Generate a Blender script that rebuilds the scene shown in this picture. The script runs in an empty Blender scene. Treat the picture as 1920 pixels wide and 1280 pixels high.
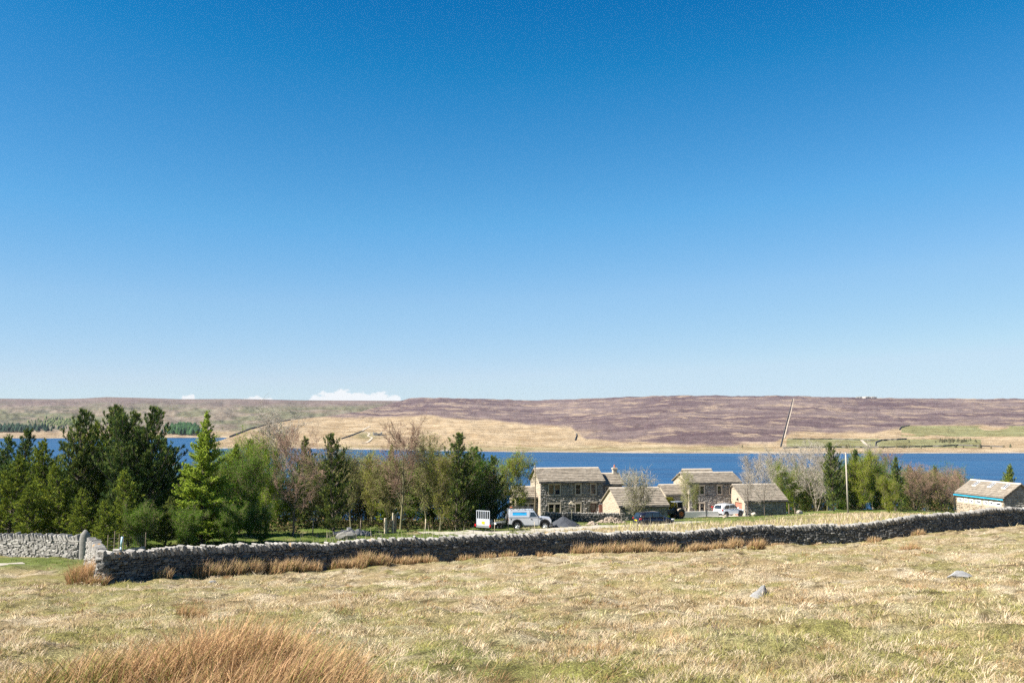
import bpy, math, random
import numpy as np
from mathutils import Vector, Matrix

sc = bpy.context.scene
C = sc.collection
R = math.radians

# ------------------------------------------------------------------ camera, sky, sun, exposure
F = 1920 * 35 / 36.0                 # focal length in photograph pixels (35 mm lens)
PITCH = math.atan(150 / F)           # the level horizon lies 150 px below the picture centre
cam_d = bpy.data.cameras.new('camera')
cam_d.lens = 35; cam_d.sensor_width = 36; cam_d.clip_start = 0.1; cam_d.clip_end = 90000
cam_d.dof.use_dof = True; cam_d.dof.focus_distance = 95; cam_d.dof.aperture_fstop = 4.5
cam = bpy.data.objects.new('camera', cam_d); C.objects.link(cam)
cam.rotation_euler = (math.pi / 2 + PITCH, 0, 0)
sc.camera = cam

SUN_EL, SUN_PHI = R(45), R(21)       # sun to the left and slightly behind the camera
SUNV = Vector((-math.cos(SUN_EL) * math.cos(SUN_PHI), -math.cos(SUN_EL) * math.sin(SUN_PHI), math.sin(SUN_EL)))
world = bpy.data.worlds.new('World'); sc.world = world; world.use_nodes = True
wn, wl = world.node_tree.nodes, world.node_tree.links
wn.clear()
sky = wn.new('ShaderNodeTexSky'); sky.sky_type = 'NISHITA'; sky.sun_disc = False
sky.sun_elevation = SUN_EL; sky.sun_rotation = math.atan2(SUNV.x, SUNV.y) % (2 * math.pi)
sky.altitude = 300; sky.air_density = 1.0; sky.dust_density = 0.0; sky.ozone_density = 6.0
# the photograph's contrasty, polarised rendering of the sky: one tone curve per channel for the whole dome
sk = wn.new('ShaderNodeVectorMath'); sk.operation = 'SCALE'; sk.inputs['Scale'].default_value = 0.1
cv = wn.new('ShaderNodeRGBCurve')
for ch, pts in ((0, ((0, 0), (.09, .004), (.105, .012), (.17, .13), (.25, .30), (.46, .56), (.66, .64), (1, .72))),
                (1, ((0, 0), (.12, .075), (.18, .175), (.21, .24), (.31, .425), (.43, .575), (.63, .745), (.75, .79), (1, .86))),
                (2, ((0, 0), (.25, .26), (.37, .50), (.42, .60), (.54, .80), (.65, .88), (.8, .92), (1, .97)))):
    cc = cv.mapping.curves[ch]
    while len(cc.points) < len(pts): cc.points.new(0.5, 0.5)
    for p, q in zip(cc.points, pts): p.location = q; p.handle_type = 'VECTOR'
cv.mapping.update()
# a bank of small cumulus low along the skyline, by compass direction and height
tc = wn.new('ShaderNodeTexCoord'); sx = wn.new('ShaderNodeSeparateXYZ'); wl.new(tc.outputs['Generated'], sx.inputs[0])
def wmath(op, a, b=None, c=None):
    n = wn.new('ShaderNodeMath'); n.operation = op
    for i, v in enumerate((a, b, c)):
        if v is None: continue
        if isinstance(v, (int, float)): n.inputs[i].default_value = v
        else: wl.new(v, n.inputs[i])
    return n.outputs[0]
azm = wmath('ARCTAN2', sx.outputs[0], sx.outputs[1])
cxy = wn.new('ShaderNodeCombineXYZ'); wl.new(wmath('MULTIPLY', azm, 95), cxy.inputs[0]); wl.new(wmath('MULTIPLY', sx.outputs[2], 150), cxy.inputs[1])
pf = wn.new('ShaderNodeTexNoise'); pf.inputs['Scale'].default_value = 1.0; pf.inputs['Detail'].default_value = 6; pf.inputs['Roughness'].default_value = 0.62; wl.new(cxy.outputs[0], pf.inputs['Vector'])
prr = wn.new('ShaderNodeValToRGB'); pe = prr.color_ramp.elements
_az = lambda px: (math.atan((px - 960) / F) + 0.6) / 1.2
_st = [(0.02, .0), (_az(315), 0), (_az(340), .77), (_az(365), .77), (_az(385), 0), (_az(430), 0), (_az(460), .755), (_az(510), .76), (_az(538), 0), (_az(560), 0), (_az(585), .88), (_az(600), .86), (_az(628), .965), (_az(680), .92), (_az(745), .86), (_az(775), 0), (.98, 0)]
while len(pe) < len(_st): pe.new(.5)
for e_, (p_, v_) in zip(pe, _st): e_.position = p_; e_.color = (v_, v_, v_, 1)
wl.new(wmath('DIVIDE', wmath('ADD', azm, 0.6), 1.2), prr.inputs[0])
far1 = wn.new('ShaderNodeTexNoise'); far1.noise_dimensions = '1D'; far1.inputs['Scale'].default_value = 2.5; wl.new(azm, far1.inputs['W'])
wide = wmath('MULTIPLY', wmath('GREATER_THAN', wmath('ABSOLUTE', azm), 0.62), wmath('MULTIPLY', wmath('GREATER_THAN', far1.outputs[0], 0.5), .85))
topz = wmath('MULTIPLY', wmath('ADD', prr.outputs[0], wide), 0.0335)
dz_ = wmath('SUBTRACT', wmath('ADD', topz, wmath('MULTIPLY', wmath('SUBTRACT', pf.outputs[0], 0.56), 0.020)), sx.outputs[2])
cm = wmath('MULTIPLY', wmath('SMOOTH_MIN', wmath('MAXIMUM', wmath('DIVIDE', dz_, 0.0022), 0.0), 1.0, .3), 0.92)
cmx = wn.new('ShaderNodeMix'); cmx.data_type = 'RGBA'; wl.new(cm, cmx.inputs[0]); cmx.inputs[7].default_value = (.93, .95, .97, 1)
su = wn.new('ShaderNodeVectorMath'); su.operation = 'SCALE'; su.inputs['Scale'].default_value = 3.79
bg = wn.new('ShaderNodeBackground'); bg.inputs[1].default_value = 0.1
wo = wn.new('ShaderNodeOutputWorld')
wl.new(sky.outputs[0], sk.inputs[0]); wl.new(sk.outputs[0], cv.inputs['Color']); wl.new(cv.outputs[0], cmx.inputs[6]); wl.new(cmx.outputs[2], su.inputs[0])
wl.new(su.outputs[0], bg.inputs[0]); wl.new(bg.outputs[0], wo.inputs[0])

sun_d = bpy.data.lights.new('sun', 'SUN'); sun_d.energy = 5.0; sun_d.angle = R(0.53); sun_d.color = (1, 0.945, 0.86)
sun = bpy.data.objects.new('sun', sun_d); C.objects.link(sun)
sun.rotation_euler = (-SUNV).to_track_quat('-Z', 'Y').to_euler()
sun.location = SUNV * 60

sc.view_settings.view_transform = 'Standard'; sc.view_settings.look = 'None'
sc.view_settings.exposure = 1.4; sc.view_settings.gamma = 1
sc.render.engine = 'CYCLES'
sc.cycles.max_bounces = 6; sc.cycles.transparent_max_bounces = 8; sc.cycles.diffuse_bounces = 3
sc.cycles.volume_bounces = 0
sc.cycles.use_denoising = False
sc.cycles.sample_clamp_indirect = 8

# ------------------------------------------------------------------ helpers
def at(px, py, Y):
    """world point seen at photograph pixel (px, py), Y metres ahead of the camera"""
    u, v = (px - 960) / F, (640 - py) / F
    dy = math.cos(PITCH) - v * math.sin(PITCH); dz = math.sin(PITCH) + v * math.cos(PITCH)
    return Vector((u * Y / dy, Y, dz * Y / dy))
def zpy(z, Y):
    """photograph row of height z at distance Y"""
    t = math.atan2(z, Y) - PITCH
    return 640 - math.tan(t) * F

def _hash(ix, iy, seed):
    h = (ix.astype(np.int64) * 374761393 + iy.astype(np.int64) * 668265263 + seed * 974634777) & 0xffffffff
    h = ((h ^ (h >> 13)) * 1274126177) & 0xffffffff
    return ((h ^ (h >> 16)) & 0xffff) / 65535.0
def vnoise(x, y, seed=0):
    x = np.asarray(x, float); y = np.asarray(y, float)
    ix, iy = np.floor(x), np.floor(y); fx, fy = x - ix, y - iy
    fx = fx * fx * (3 - 2 * fx); fy = fy * fy * (3 - 2 * fy)
    a = _hash(ix, iy, seed); b = _hash(ix + 1, iy, seed); c = _hash(ix, iy + 1, seed); d = _hash(ix + 1, iy + 1, seed)
    return (a * (1 - fx) + b * fx) * (1 - fy) + (c * (1 - fx) + d * fx) * fy
def fbm(x, y, seed=0, octv=4):
    s, a, t = 0, 1.0, 0
    for o in range(octv):
        s = s + a * vnoise(np.asarray(x) * 2 ** o + 17.3 * o, np.asarray(y) * 2 ** o + 9.1 * o, seed + o); t += a; a *= 0.5
    return s / t
def sstep(a, b, x):
    t = np.clip((np.asarray(x, float) - a) / (b - a), 0, 1); return t * t * (3 - 2 * t)
def interp(x, pts):
    return np.interp(x, [p[0] for p in pts], [p[1] for p in pts])

def amesh(name, V, Fc, col=None, smooth=False):
    """mesh from arrays: V (n,3); Fc (m,k) or a list of such arrays; col (n,3)"""
    me = bpy.data.meshes.new(name)
    V = np.asarray(V, np.float32).reshape(-1, 3)
    Fs = [np.asarray(f, np.int32) for f in (Fc if isinstance(Fc, list) else [Fc]) if len(f)]
    me.vertices.add(len(V)); me.vertices.foreach_set('co', V.ravel())
    loops = np.concatenate([f.ravel() for f in Fs]); tot = np.concatenate([np.full(len(f), f.shape[1], np.int32) for f in Fs])
    start = np.concatenate([[0], np.cumsum(tot)[:-1]]).astype(np.int32)
    me.loops.add(len(loops)); me.loops.foreach_set('vertex_index', loops.astype(np.int32))
    me.polygons.add(len(tot)); me.polygons.foreach_set('loop_start', start)
    if col is not None:
        a = me.color_attributes.new('Col', 'FLOAT_COLOR', 'POINT')
        c4 = np.ones((len(V), 4), np.float32); c4[:, :3] = col
        a.data.foreach_set('color', c4.ravel())
    me.update(calc_edges=True)
    if smooth: me.polygons.foreach_set('use_smooth', np.ones(len(tot), bool))
    return me

def setp(o, label=None, cat=None, group=None, kind=None):
    if label: o['label'] = label
    if cat: o['category'] = cat
    if group: o['group'] = group
    if kind: o['kind'] = kind
    return o
def link(name, me, mat=None, parent=None, loc=None, rz=0, **kw):
    o = bpy.data.objects.new(name, me); C.objects.link(o)
    if mat is not None and me is not None:
        if not me.materials: me.materials.append(mat)
        elif me.materials[0] is not mat:
            o.material_slots[0].link = 'OBJECT'; o.material_slots[0].material = mat
    if parent is not None: o.parent = parent
    if loc is not None: o.location = loc
    if rz: o.rotation_euler = (0, 0, rz)
    return setp(o, **kw)
def empty(name, loc, rz=0, **kw):
    o = bpy.data.objects.new(name, None); C.objects.link(o)
    o.location = loc; o.rotation_euler = (0, 0, rz); o.empty_display_size = 0.2
    return setp(o, **kw)

class MB:
    """collects simple shapes, then links them as one mesh object"""
    def __init__(s): s.v = []; s.f = []
    def poly(s, pts):
        n = len(s.v); s.v += [tuple(p) for p in pts]; s.f.append(tuple(range(n, n + len(pts)))); return s
    def hexa(s, p):     # 8 corners: bottom 0-3, top 4-7
        n = len(s.v); s.v += [tuple(q) for q in p]
        for a in ((3, 2, 1, 0), (4, 5, 6, 7), (0, 1, 5, 4), (1, 2, 6, 5), (2, 3, 7, 6), (3, 0, 4, 7)): s.f.append(tuple(n + i for i in a))
        return s
    def box(s, x0, x1, y0, y1, z0, z1):
        return s.hexa([(x0, y0, z0), (x1, y0, z0), (x1, y1, z0), (x0, y1, z0), (x0, y0, z1), (x1, y0, z1), (x1, y1, z1), (x0, y1, z1)])
    def prism(s, prof, y0, y1):      # profile in x,z extruded along y
        n = len(s.v); k = len(prof)
        s.v += [(p[0], y0, p[1]) for p in prof] + [(p[0], y1, p[1]) for p in prof]
        s.f.append(tuple(range(n, n + k))); s.f.append(tuple(range(n + 2 * k - 1, n + k - 1, -1)))
        for i in range(k): j = (i + 1) % k; s.f.append((n + j, n + i, n + k + i, n + k + j))
        return s
    def tube(s, p0, p1, r0, r1=None, k=8, cap=True):
        r1 = r0 if r1 is None else r1
        p0, p1 = Vector(p0), Vector(p1); d = (p1 - p0).normalized()
        a = d.orthogonal().normalized(); b = d.cross(a); n = len(s.v)
        for p, r in ((p0, r0), (p1, r1)):
            for i in range(k):
                t = 2 * math.pi * i / k; s.v.append(tuple(p + a * math.cos(t) * r + b * math.sin(t) * r))
        for i in range(k): j = (i + 1) % k; s.f.append((n + i, n + j, n + k + j, n + k + i))
        if cap: s.f.append(tuple(range(n + k - 1, n - 1, -1))); s.f.append(tuple(range(n + k, n + 2 * k)))
        return s
    def loft(s, secs, cap=True):     # list of equal-length rings
        n = len(s.v); k = len(secs[0])
        for r in secs: s.v += [tuple(p) for p in r]
        for a in range(len(secs) - 1):
            for i in range(k):
                j = (i + 1) % k; o = n + a * k
                s.f.append((o + i, o + j, o + k + j, o + k + i))
        if cap: s.f.append(tuple(range(n + k - 1, n - 1, -1))); m = n + (len(secs) - 1) * k; s.f.append(tuple(range(m, m + k)))
        return s
    def add(s, V, Fc):
        n = len(s.v); s.v += [tuple(p) for p in V]; s.f += [tuple(n + i for i in f) for f in Fc]; return s
    def mesh(s, name='mesh', smooth=False):
        me = bpy.data.meshes.new(name); me.from_pydata(s.v, [], s.f); me.update()
        if smooth: me.polygons.foreach_set('use_smooth', np.ones(len(me.polygons), bool))
        return me
    def build(s, name, mat, parent=None, smooth=False, bevel=0, loc=None, rz=0, **kw):
        o = link(name, s.mesh(name, smooth), mat, parent, loc, rz, **kw)
        if bevel:
            b = o.modifiers.new('bevel', 'BEVEL'); b.width = bevel; b.segments = 2; b.limit_method = 'ANGLE'; b.angle_limit = R(35)
        return o

# ------------------------------------------------------------------ materials
def _n(nt, t, **kw):
    n = nt.nodes.new(t)
    for k, v in kw.items():
        if hasattr(n, k): setattr(n, k, v)
        else: n.inputs[k].default_value = v
    return n
def newmat(name):
    m = bpy.data.materials.new(name); m.use_nodes = True; nt = m.node_tree; nt.nodes.clear()
    o = nt.nodes.new('ShaderNodeOutputMaterial'); b = nt.nodes.new('ShaderNodeBsdfPrincipled')
    nt.links.new(b.outputs[0], o.inputs[0]); return m, nt, b, o
def mixc(nt, fac, a, b, blend='MIX'):
    n = nt.nodes.new('ShaderNodeMix'); n.data_type = 'RGBA'; n.blend_type = blend
    for s, v in ((0, fac), (6, a), (7, b)):
        if isinstance(v, (int, float)): n.inputs[s].default_value = v
        elif isinstance(v, tuple): n.inputs[s].default_value = (*v, 1)
        else: nt.links.new(v, n.inputs[s])
    return n.outputs[2]
def noise(nt, scale, detail=4, rough=0.6, vec=None, out=0, stretch=None):
    n = nt.nodes.new('ShaderNodeTexNoise'); n.inputs['Scale'].default_value = scale
    n.inputs['Detail'].default_value = detail; n.inputs['Roughness'].default_value = rough
    if vec is None:
        vec = _n(nt, 'ShaderNodeTexCoord').outputs['Object']
    if stretch:
        m = nt.nodes.new('ShaderNodeMapping'); m.inputs['Scale'].default_value = stretch
        nt.links.new(vec, m.inputs[0]); vec = m.outputs[0]
    nt.links.new(vec, n.inputs['Vector']); return n.outputs[out]
def ramp(nt, fac, stops):
    r = nt.nodes.new('ShaderNodeValToRGB'); e = r.color_ramp.elements
    while len(e) < len(stops): e.new(0.5)
    for i, (p, c) in enumerate(stops):
        e[i].position = p; e[i].color = (c, c, c, 1) if isinstance(c, (int, float)) else (*c, 1)
    nt.links.new(fac, r.inputs[0]); return r.outputs[0]
def bump(nt, b, h, strength=0.5, dist=0.02):
    n = nt.nodes.new('ShaderNodeBump'); n.inputs['Strength'].default_value = strength; n.inputs['Distance'].default_value = dist
    nt.links.new(h, n.inputs['Height']); nt.links.new(n.outputs[0], b.inputs['Normal'])
def simple(name, col, rough=0.6, metal=0.0, var=0.15, scale=3.0, bumps=0.0, coat=0.0, spec=0.5):
    """paint, wood, rubber ...: base colour with a little mottling and roughness wear"""
    m, nt, b, o = newmat(name)
    f = noise(nt, scale, 5, 0.65)
    dark = tuple(c * (1 - var) for c in col); light = tuple(min(1, c * (1 + var)) for c in col)
    nt.links.new(mixc(nt, f, dark, light), b.inputs['Base Color'])
    b.inputs['Roughness'].default_value = rough; b.inputs['Metallic'].default_value = metal
    b.inputs['Coat Weight'].default_value = coat; b.inputs['Specular IOR Level'].default_value = spec
    if bumps: bump(nt, b, noise(nt, scale * 6, 4), bumps, 0.01)
    return m
def stone_mat(name, cols, scale=6.0, lichen=0.0, bumps=0.6, rnd=True, rough=0.9):
    """weathered stone; each stone takes its own tone, lichen spots grow over them"""
    m, nt, b, o = newmat(name)
    gi = nt.nodes.new('ShaderNodeNewGeometry'); oi = nt.nodes.new('ShaderNodeObjectInfo')
    ad = nt.nodes.new('ShaderNodeMath'); ad.operation = 'ADD'
    nt.links.new(gi.outputs['Random Per Island'], ad.inputs[0]); nt.links.new(oi.outputs['Random'], ad.inputs[1])
    fr = nt.nodes.new('ShaderNodeMath'); fr.operation = 'FRACT'; nt.links.new(ad.outputs[0], fr.inputs[0])
    tone = ramp(nt, fr.outputs[0], [(i / (len(cols) - 1), c) for i, c in enumerate(cols)])
    pos = gi.outputs['Position']
    n1 = noise(nt, scale, 6, 0.7, pos)
    c = mixc(nt, ramp(nt, n1, [(0.3, 0.0), (0.75, 1.0)]), mixc(nt, 0.45, tone, (0.05, 0.05, 0.045)), tone)
    n2 = noise(nt, scale * 2.7, 4, 0.6, pos)
    c = mixc(nt, ramp(nt, n2, [(0.58, 0.0), (0.68, 0.55)]), c, (0.42, 0.42, 0.37))
    if lichen:
        n3 = noise(nt, 1.1, 5, 0.75, pos)
        c = mixc(nt, ramp(nt, n3, [(0.66 - 0.06 * lichen, 0.0), (0.72 - 0.06 * lichen, 0.85)]), c, (0.55, 0.27, 0.03))
    nt.links.new(c, b.inputs['Base Color']); b.inputs['Roughness'].default_value = rough
    b.inputs['Specular IOR Level'].default_value = 0.2
    bump(nt, b, n1, bumps, 0.03)
    return m
def leaf_mat(name, tint=(1, 1, 1), trans=0.35, hue=0.12):
    """foliage, grass: vertex colour times tint, thin enough to let light through"""
    m = bpy.data.materials.new(name); m.use_nodes = True; nt = m.node_tree; nt.nodes.clear()
    o = nt.nodes.new('ShaderNodeOutputMaterial'); d = nt.nodes.new('ShaderNodeBsdfDiffuse'); t = nt.nodes.new('ShaderNodeBsdfTranslucent')
    a = nt.nodes.new('ShaderNodeVertexColor'); a.layer_name = 'Col'
    oi = nt.nodes.new('ShaderNodeObjectInfo')
    c = mixc(nt, 1.0, a.outputs[0], tint, 'MULTIPLY')
    h = nt.nodes.new('ShaderNodeHueSaturation')
    mr = nt.nodes.new('ShaderNodeMapRange'); mr.inputs[3].default_value = 1 - hue; mr.inputs[4].default_value = 1 + hue
    nt.links.new(oi.outputs['Random'], mr.inputs[0]); nt.links.new(mr.outputs[0], h.inputs['Value']); nt.links.new(c, h.inputs['Color'])
    x = nt.nodes.new('ShaderNodeMixShader'); x.inputs[0].default_value = trans
    nt.links.new(h.outputs[0], d.inputs[0]); nt.links.new(h.outputs[0], t.inputs[0])
    nt.links.new(d.outputs[0], x.inputs[1]); nt.links.new(t.outputs[0], x.inputs[2]); nt.links.new(x.outputs[0], o.inputs[0])
    return m

M = {}
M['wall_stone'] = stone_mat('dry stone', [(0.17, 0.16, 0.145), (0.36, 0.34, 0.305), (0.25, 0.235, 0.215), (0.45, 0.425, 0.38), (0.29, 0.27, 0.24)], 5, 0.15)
M['wall_stone_shade'] = stone_mat('dry stone with painted shade', [(0.05, 0.049, 0.047), (0.125, 0.12, 0.11), (0.08, 0.077, 0.072), (0.23, 0.22, 0.198), (0.10, 0.095, 0.087)], 5, 0.15)  # darker copy of the dry stone, the long wall's shade mixed into its colour
M['cope_stone'] = stone_mat('cope stone', [(0.19, 0.183, 0.165), (0.33, 0.31, 0.28), (0.245, 0.23, 0.21), (0.42, 0.395, 0.355)], 5, 0.55)
M['core'] = simple('wall core', (0.025, 0.024, 0.022), 1.0, bumps=0.8, scale=4)
M['house_stone'] = stone_mat('house stone', [(0.18, 0.165, 0.145), (0.39, 0.36, 0.32), (0.27, 0.248, 0.22), (0.50, 0.46, 0.41), (0.32, 0.295, 0.26)], 4)
M['gable_stone'] = stone_mat('coursed sandstone', [(0.34, 0.275, 0.20), (0.46, 0.38, 0.28), (0.40, 0.32, 0.235), (0.50, 0.42, 0.31)], 4)
M['mortar'] = simple('mortar', (0.15, 0.13, 0.11), 0.95, bumps=0.5, scale=8)
M['mortar_pale'] = simple('pale mortar', (0.40, 0.33, 0.245), 0.95, bumps=0.5, scale=8)
M['slate'] = stone_mat('stone slate', [(0.20, 0.165, 0.125), (0.29, 0.242, 0.185), (0.24, 0.20, 0.153), (0.34, 0.287, 0.222)], 3)
M['dressed'] = simple('dressed stone', (0.42, 0.36, 0.285), 0.9, scale=5, bumps=0.3)
M['frame'] = simple('window frame', (0.36, 0.27, 0.18), 0.6)
M['frame_white'] = simple('white window frame', (0.8, 0.8, 0.79), 0.5, var=0.05)
M['glass'] = simple('window glass', (0.012, 0.014, 0.018), 0.04, var=0.3, scale=1.5, spec=0.8)
M['car_glass'] = simple('car glass', (0.02, 0.028, 0.035), 0.05, spec=0.8)
M['door'] = simple('dark red door', (0.09, 0.028, 0.024), 0.5)
M['garage_door'] = simple('garage door', (0.37, 0.15, 0.105), 0.55, var=0.08)
M['blue_fascia'] = simple('blue fascia paint', (0.02, 0.33, 0.52), 0.5, var=0.08)
M['wood'] = simple('weathered wood', (0.20, 0.155, 0.105), 0.9, scale=8, bumps=0.4)
M['wood_pale'] = simple('pale wood', (0.44, 0.37, 0.26), 0.85, scale=8, bumps=0.3)
M['steel'] = simple('galvanised steel', (0.42, 0.43, 0.44), 0.45, 0.7)
M['dark_steel'] = simple('dark steel', (0.06, 0.06, 0.062), 0.5, 0.4)
M['black'] = simple('black plastic', (0.018, 0.018, 0.018), 0.6)
M['rubber'] = simple('tyre rubber', (0.022, 0.022, 0.022), 0.85, scale=12)
M['silver'] = simple('silver paint', (0.50, 0.53, 0.58), 0.35, 0.1, var=0.06, coat=0.4)
M['silver_dirty'] = simple('dusty silver paint', (0.50, 0.50, 0.52), 0.45, 0.05, var=0.12, coat=0.2)
M['white_paint'] = simple('white paint', (0.78, 0.78, 0.78), 0.3, var=0.03, coat=0.5)
M['navy'] = simple('dark blue paint', (0.012, 0.014, 0.026), 0.2, 0.2, coat=0.8)
M['rim'] = simple('pale wheel rim', (0.6, 0.6, 0.6), 0.4, 0.3, var=0.05)
M['red_lamp'] = simple('red lamp', (0.5, 0.015, 0.02), 0.2, var=0.1)
M['white_lamp'] = simple('clear lamp', (0.75, 0.75, 0.72), 0.1)
M['yellow_plate'] = simple('yellow plate', (0.85, 0.62, 0.02), 0.5, var=0.05)
M['pale_pipe'] = simple('pale blue plastic', (0.42, 0.62, 0.72), 0.4)
M['cyan'] = simple('light blue sign', (0.015, 0.36, 0.72), 0.5, var=0.05)
M['deep_blue'] = simple('deep blue sign', (0.008, 0.06, 0.22), 0.5, var=0.1)
M['orange'] = simple('orange paint', (0.5, 0.12, 0.015), 0.6)
M['red'] = simple('red paint', (0.45, 0.03, 0.03), 0.5)
M['gravel_dark'] = simple('dark gravel', (0.045, 0.05, 0.06), 0.95, scale=9, var=0.5, bumps=1.0)
M['concrete'] = simple('pale concrete', (0.55, 0.52, 0.47), 0.9, scale=2, var=0.12, bumps=0.2)
M['rubble'] = stone_mat('sandstone rubble', [(0.34, 0.265, 0.195), (0.46, 0.37, 0.285), (0.26, 0.205, 0.155)], 5)
M['boulder'] = stone_mat('grey boulder', [(0.21, 0.208, 0.205), (0.25, 0.247, 0.245)], 3.0, 0.0, 0.9)
M['boulder_pale'] = stone_mat('pale grey boulder', [(0.36, 0.355, 0.35), (0.42, 0.415, 0.41)], 3.0, 0.0, 0.9)
M['bark'] = simple('bark', (0.10, 0.078, 0.058), 0.95, scale=10, var=0.35, bumps=0.8)
M['bark_pale'] = simple('pale bark', (0.34, 0.29, 0.225), 0.9, scale=10, var=0.3, bumps=0.5)
M['bark_olive'] = simple('mossy bark', (0.16, 0.145, 0.075), 0.95, scale=10, var=0.35, bumps=0.6)
M['twig_red'] = simple('reddish twig', (0.26, 0.165, 0.115), 0.9)
M['twig_grey'] = simple('grey twig', (0.36, 0.315, 0.255), 0.9)
M['twig_brown'] = simple('brown twig', (0.22, 0.165, 0.095), 0.9)
M['grass'] = leaf_mat('grass blades', trans=0.3, hue=0.0)
M['leaf'] = leaf_mat('leaves', trans=0.3)
M['needle'] = leaf_mat('needles', trans=0.2)
# ------------------------------------------------------------------ the lie of the land (z = 0 is the camera's eye)
WATER_Z = -32.0
_ctl = []
def _c(px, py, Y): p = at(px, py, Y); _ctl.append((p.x, p.y, p.z))
for px, py, Y in ((205, 1092, 42.8), (350, 1083, 46.5), (500, 1073, 51), (750, 1058, 56), (1000, 1044, 60.8), (1200, 1034, 65.5), (1400, 1026, 69.5),
                  (1600, 1016, 73), (1700, 1002, 75), (1800, 993, 78), (1900, 985, 83),       # foot of the long wall
                  (165, 1046, 60), (0, 1044, 62), (-150, 1042, 64), (60, 1060, 54),                  # foot of the left wall
                  (300, 1003, 80), (600, 1000, 84), (100, 1005, 80), (-100, 1005, 85), (725, 997, 88), (300, 985, 105), (600, 980, 110),
                  (905, 991, 104), (990, 990, 102), (1100, 984, 108), (1013, 972, 128), (1161, 976, 122), (1230, 983, 112), (1291, 966, 140),
                  (1395, 969, 137), (1370, 969, 134), (1480, 963, 140), (1591, 962, 125), (1665, 961, 113), (1560, 957, 150), (1700, 955, 140),
                  (1878, 975, 120), (1792, 975, 128), (2050, 980, 110), (2000, 970, 140)):
    _c(px, py, Y)
for x, y, z in ((0, 0, -1.66), (-12, 0, -1.75), (12, 0, -1.55), (0, -14, -0.2), (-14, -14, -.4), (14, -14, 0), (-9, 20, -4.1), (9, 20, -3.75), (0, 20, -3.95), (20, 30, -4.5),
                (0, 40, -6.2), (-14, 30, -5.4), (14, 45, -6.1), (30, 45, -5.7), (45, 60, -6.4), (-35, 30, -5.5), (-35, 45, -6.9), (-70, 60, -8), (-70, 90, -10.5), (90, 70, -7.2), (110, 110, -11)):
    _ctl.append((x, y, z))
for x in (-160, -80, -20, 40, 110, 200):
    _ctl += [(x * 0.8, 175, -18.5), (x, 230, -25), (x * 1.2, 300, -31.5), (x * 1.3, 380, -37)]
_P = np.array(_ctl)
def _tps(d2):
    return np.where(d2 > 1e-9, 0.5 * d2 * np.log(np.maximum(d2, 1e-9)), 0)
def _fit():
    n = len(_P); K = _tps(((_P[:, None, :2] - _P[None, :, :2]) ** 2).sum(-1)) + np.eye(n) * 12.0
    Q = np.c_[np.ones(n), _P[:, :2]]
    A = np.zeros((n + 3, n + 3)); A[:n, :n] = K; A[:n, n:] = Q; A[n:, :n] = Q.T
    return np.linalg.solve(A, np.r_[_P[:, 2], 0, 0, 0])
_W = _fit()
def gz0(x, y):
    x = np.asarray(x, float); y = np.asarray(y, float); s = x.shape
    x, y = x.ravel(), y.ravel(); out = _W[-3] + _W[-2] * x + _W[-1] * y
    for i in range(len(_P)):
        out = out + _W[i] * _tps((x - _P[i, 0]) ** 2 + (y - _P[i, 1]) ** 2)
    return out.reshape(s)
def gz(x, y):
    z = gz0(x, y)
    x = np.asarray(x, float); y = np.asarray(y, float)
    k = 1 - 0.8 * sstep(95, 120, y)
    z = z + k * (0.46 * (fbm(x / 1.0, y / 1.0, 3, 3) - 0.5) + 0.3 * (fbm(x / 6.0, y / 6.0, 5, 2) - 0.5)) * sstep(-5, 9, y)
    return z
def g1(x, y): return float(gz(np.array([x]), np.array([y]))[0])
def ground_hit(px, py, y0=6, y1=220):
    """distance at which the sight line of a pixel meets the ground"""
    Y = np.linspace(y0, y1, 900); u = (px - 960) / F; v = (640 - py) / F
    dy = math.cos(PITCH) - v * math.sin(PITCH); dz = math.sin(PITCH) + v * math.cos(PITCH)
    h = gz0(u * Y / dy, Y) - dz * Y / dy; i = int(np.argmax(h > 0)); return Vector((u * Y[i] / dy, Y[i], 0))

def pxY(px, Y): return ((px - 960) / F * Y * 1.0032, Y)
WALL_PTS = [pxY(p, y) for p, y in ((205, 42.8), (350, 46.6), (500, 51), (750, 56), (1000, 60.8), (1200, 65.5), (1400, 69.5), (1600, 73), (1700, 75), (1800, 78), (1900, 83), (1990, 90), (2080, 104))]
RET_PTS = [pxY(205, 42.8), pxY(196, 47.5), pxY(184, 53)]
LEFT_PTS = [pxY(-170, 64), pxY(0, 62), pxY(90, 61), pxY(163, 60)]
def wall_line_y(x):
    return np.interp(x, [p[0] for p in WALL_PTS], [p[1] for p in WALL_PTS])

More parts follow.
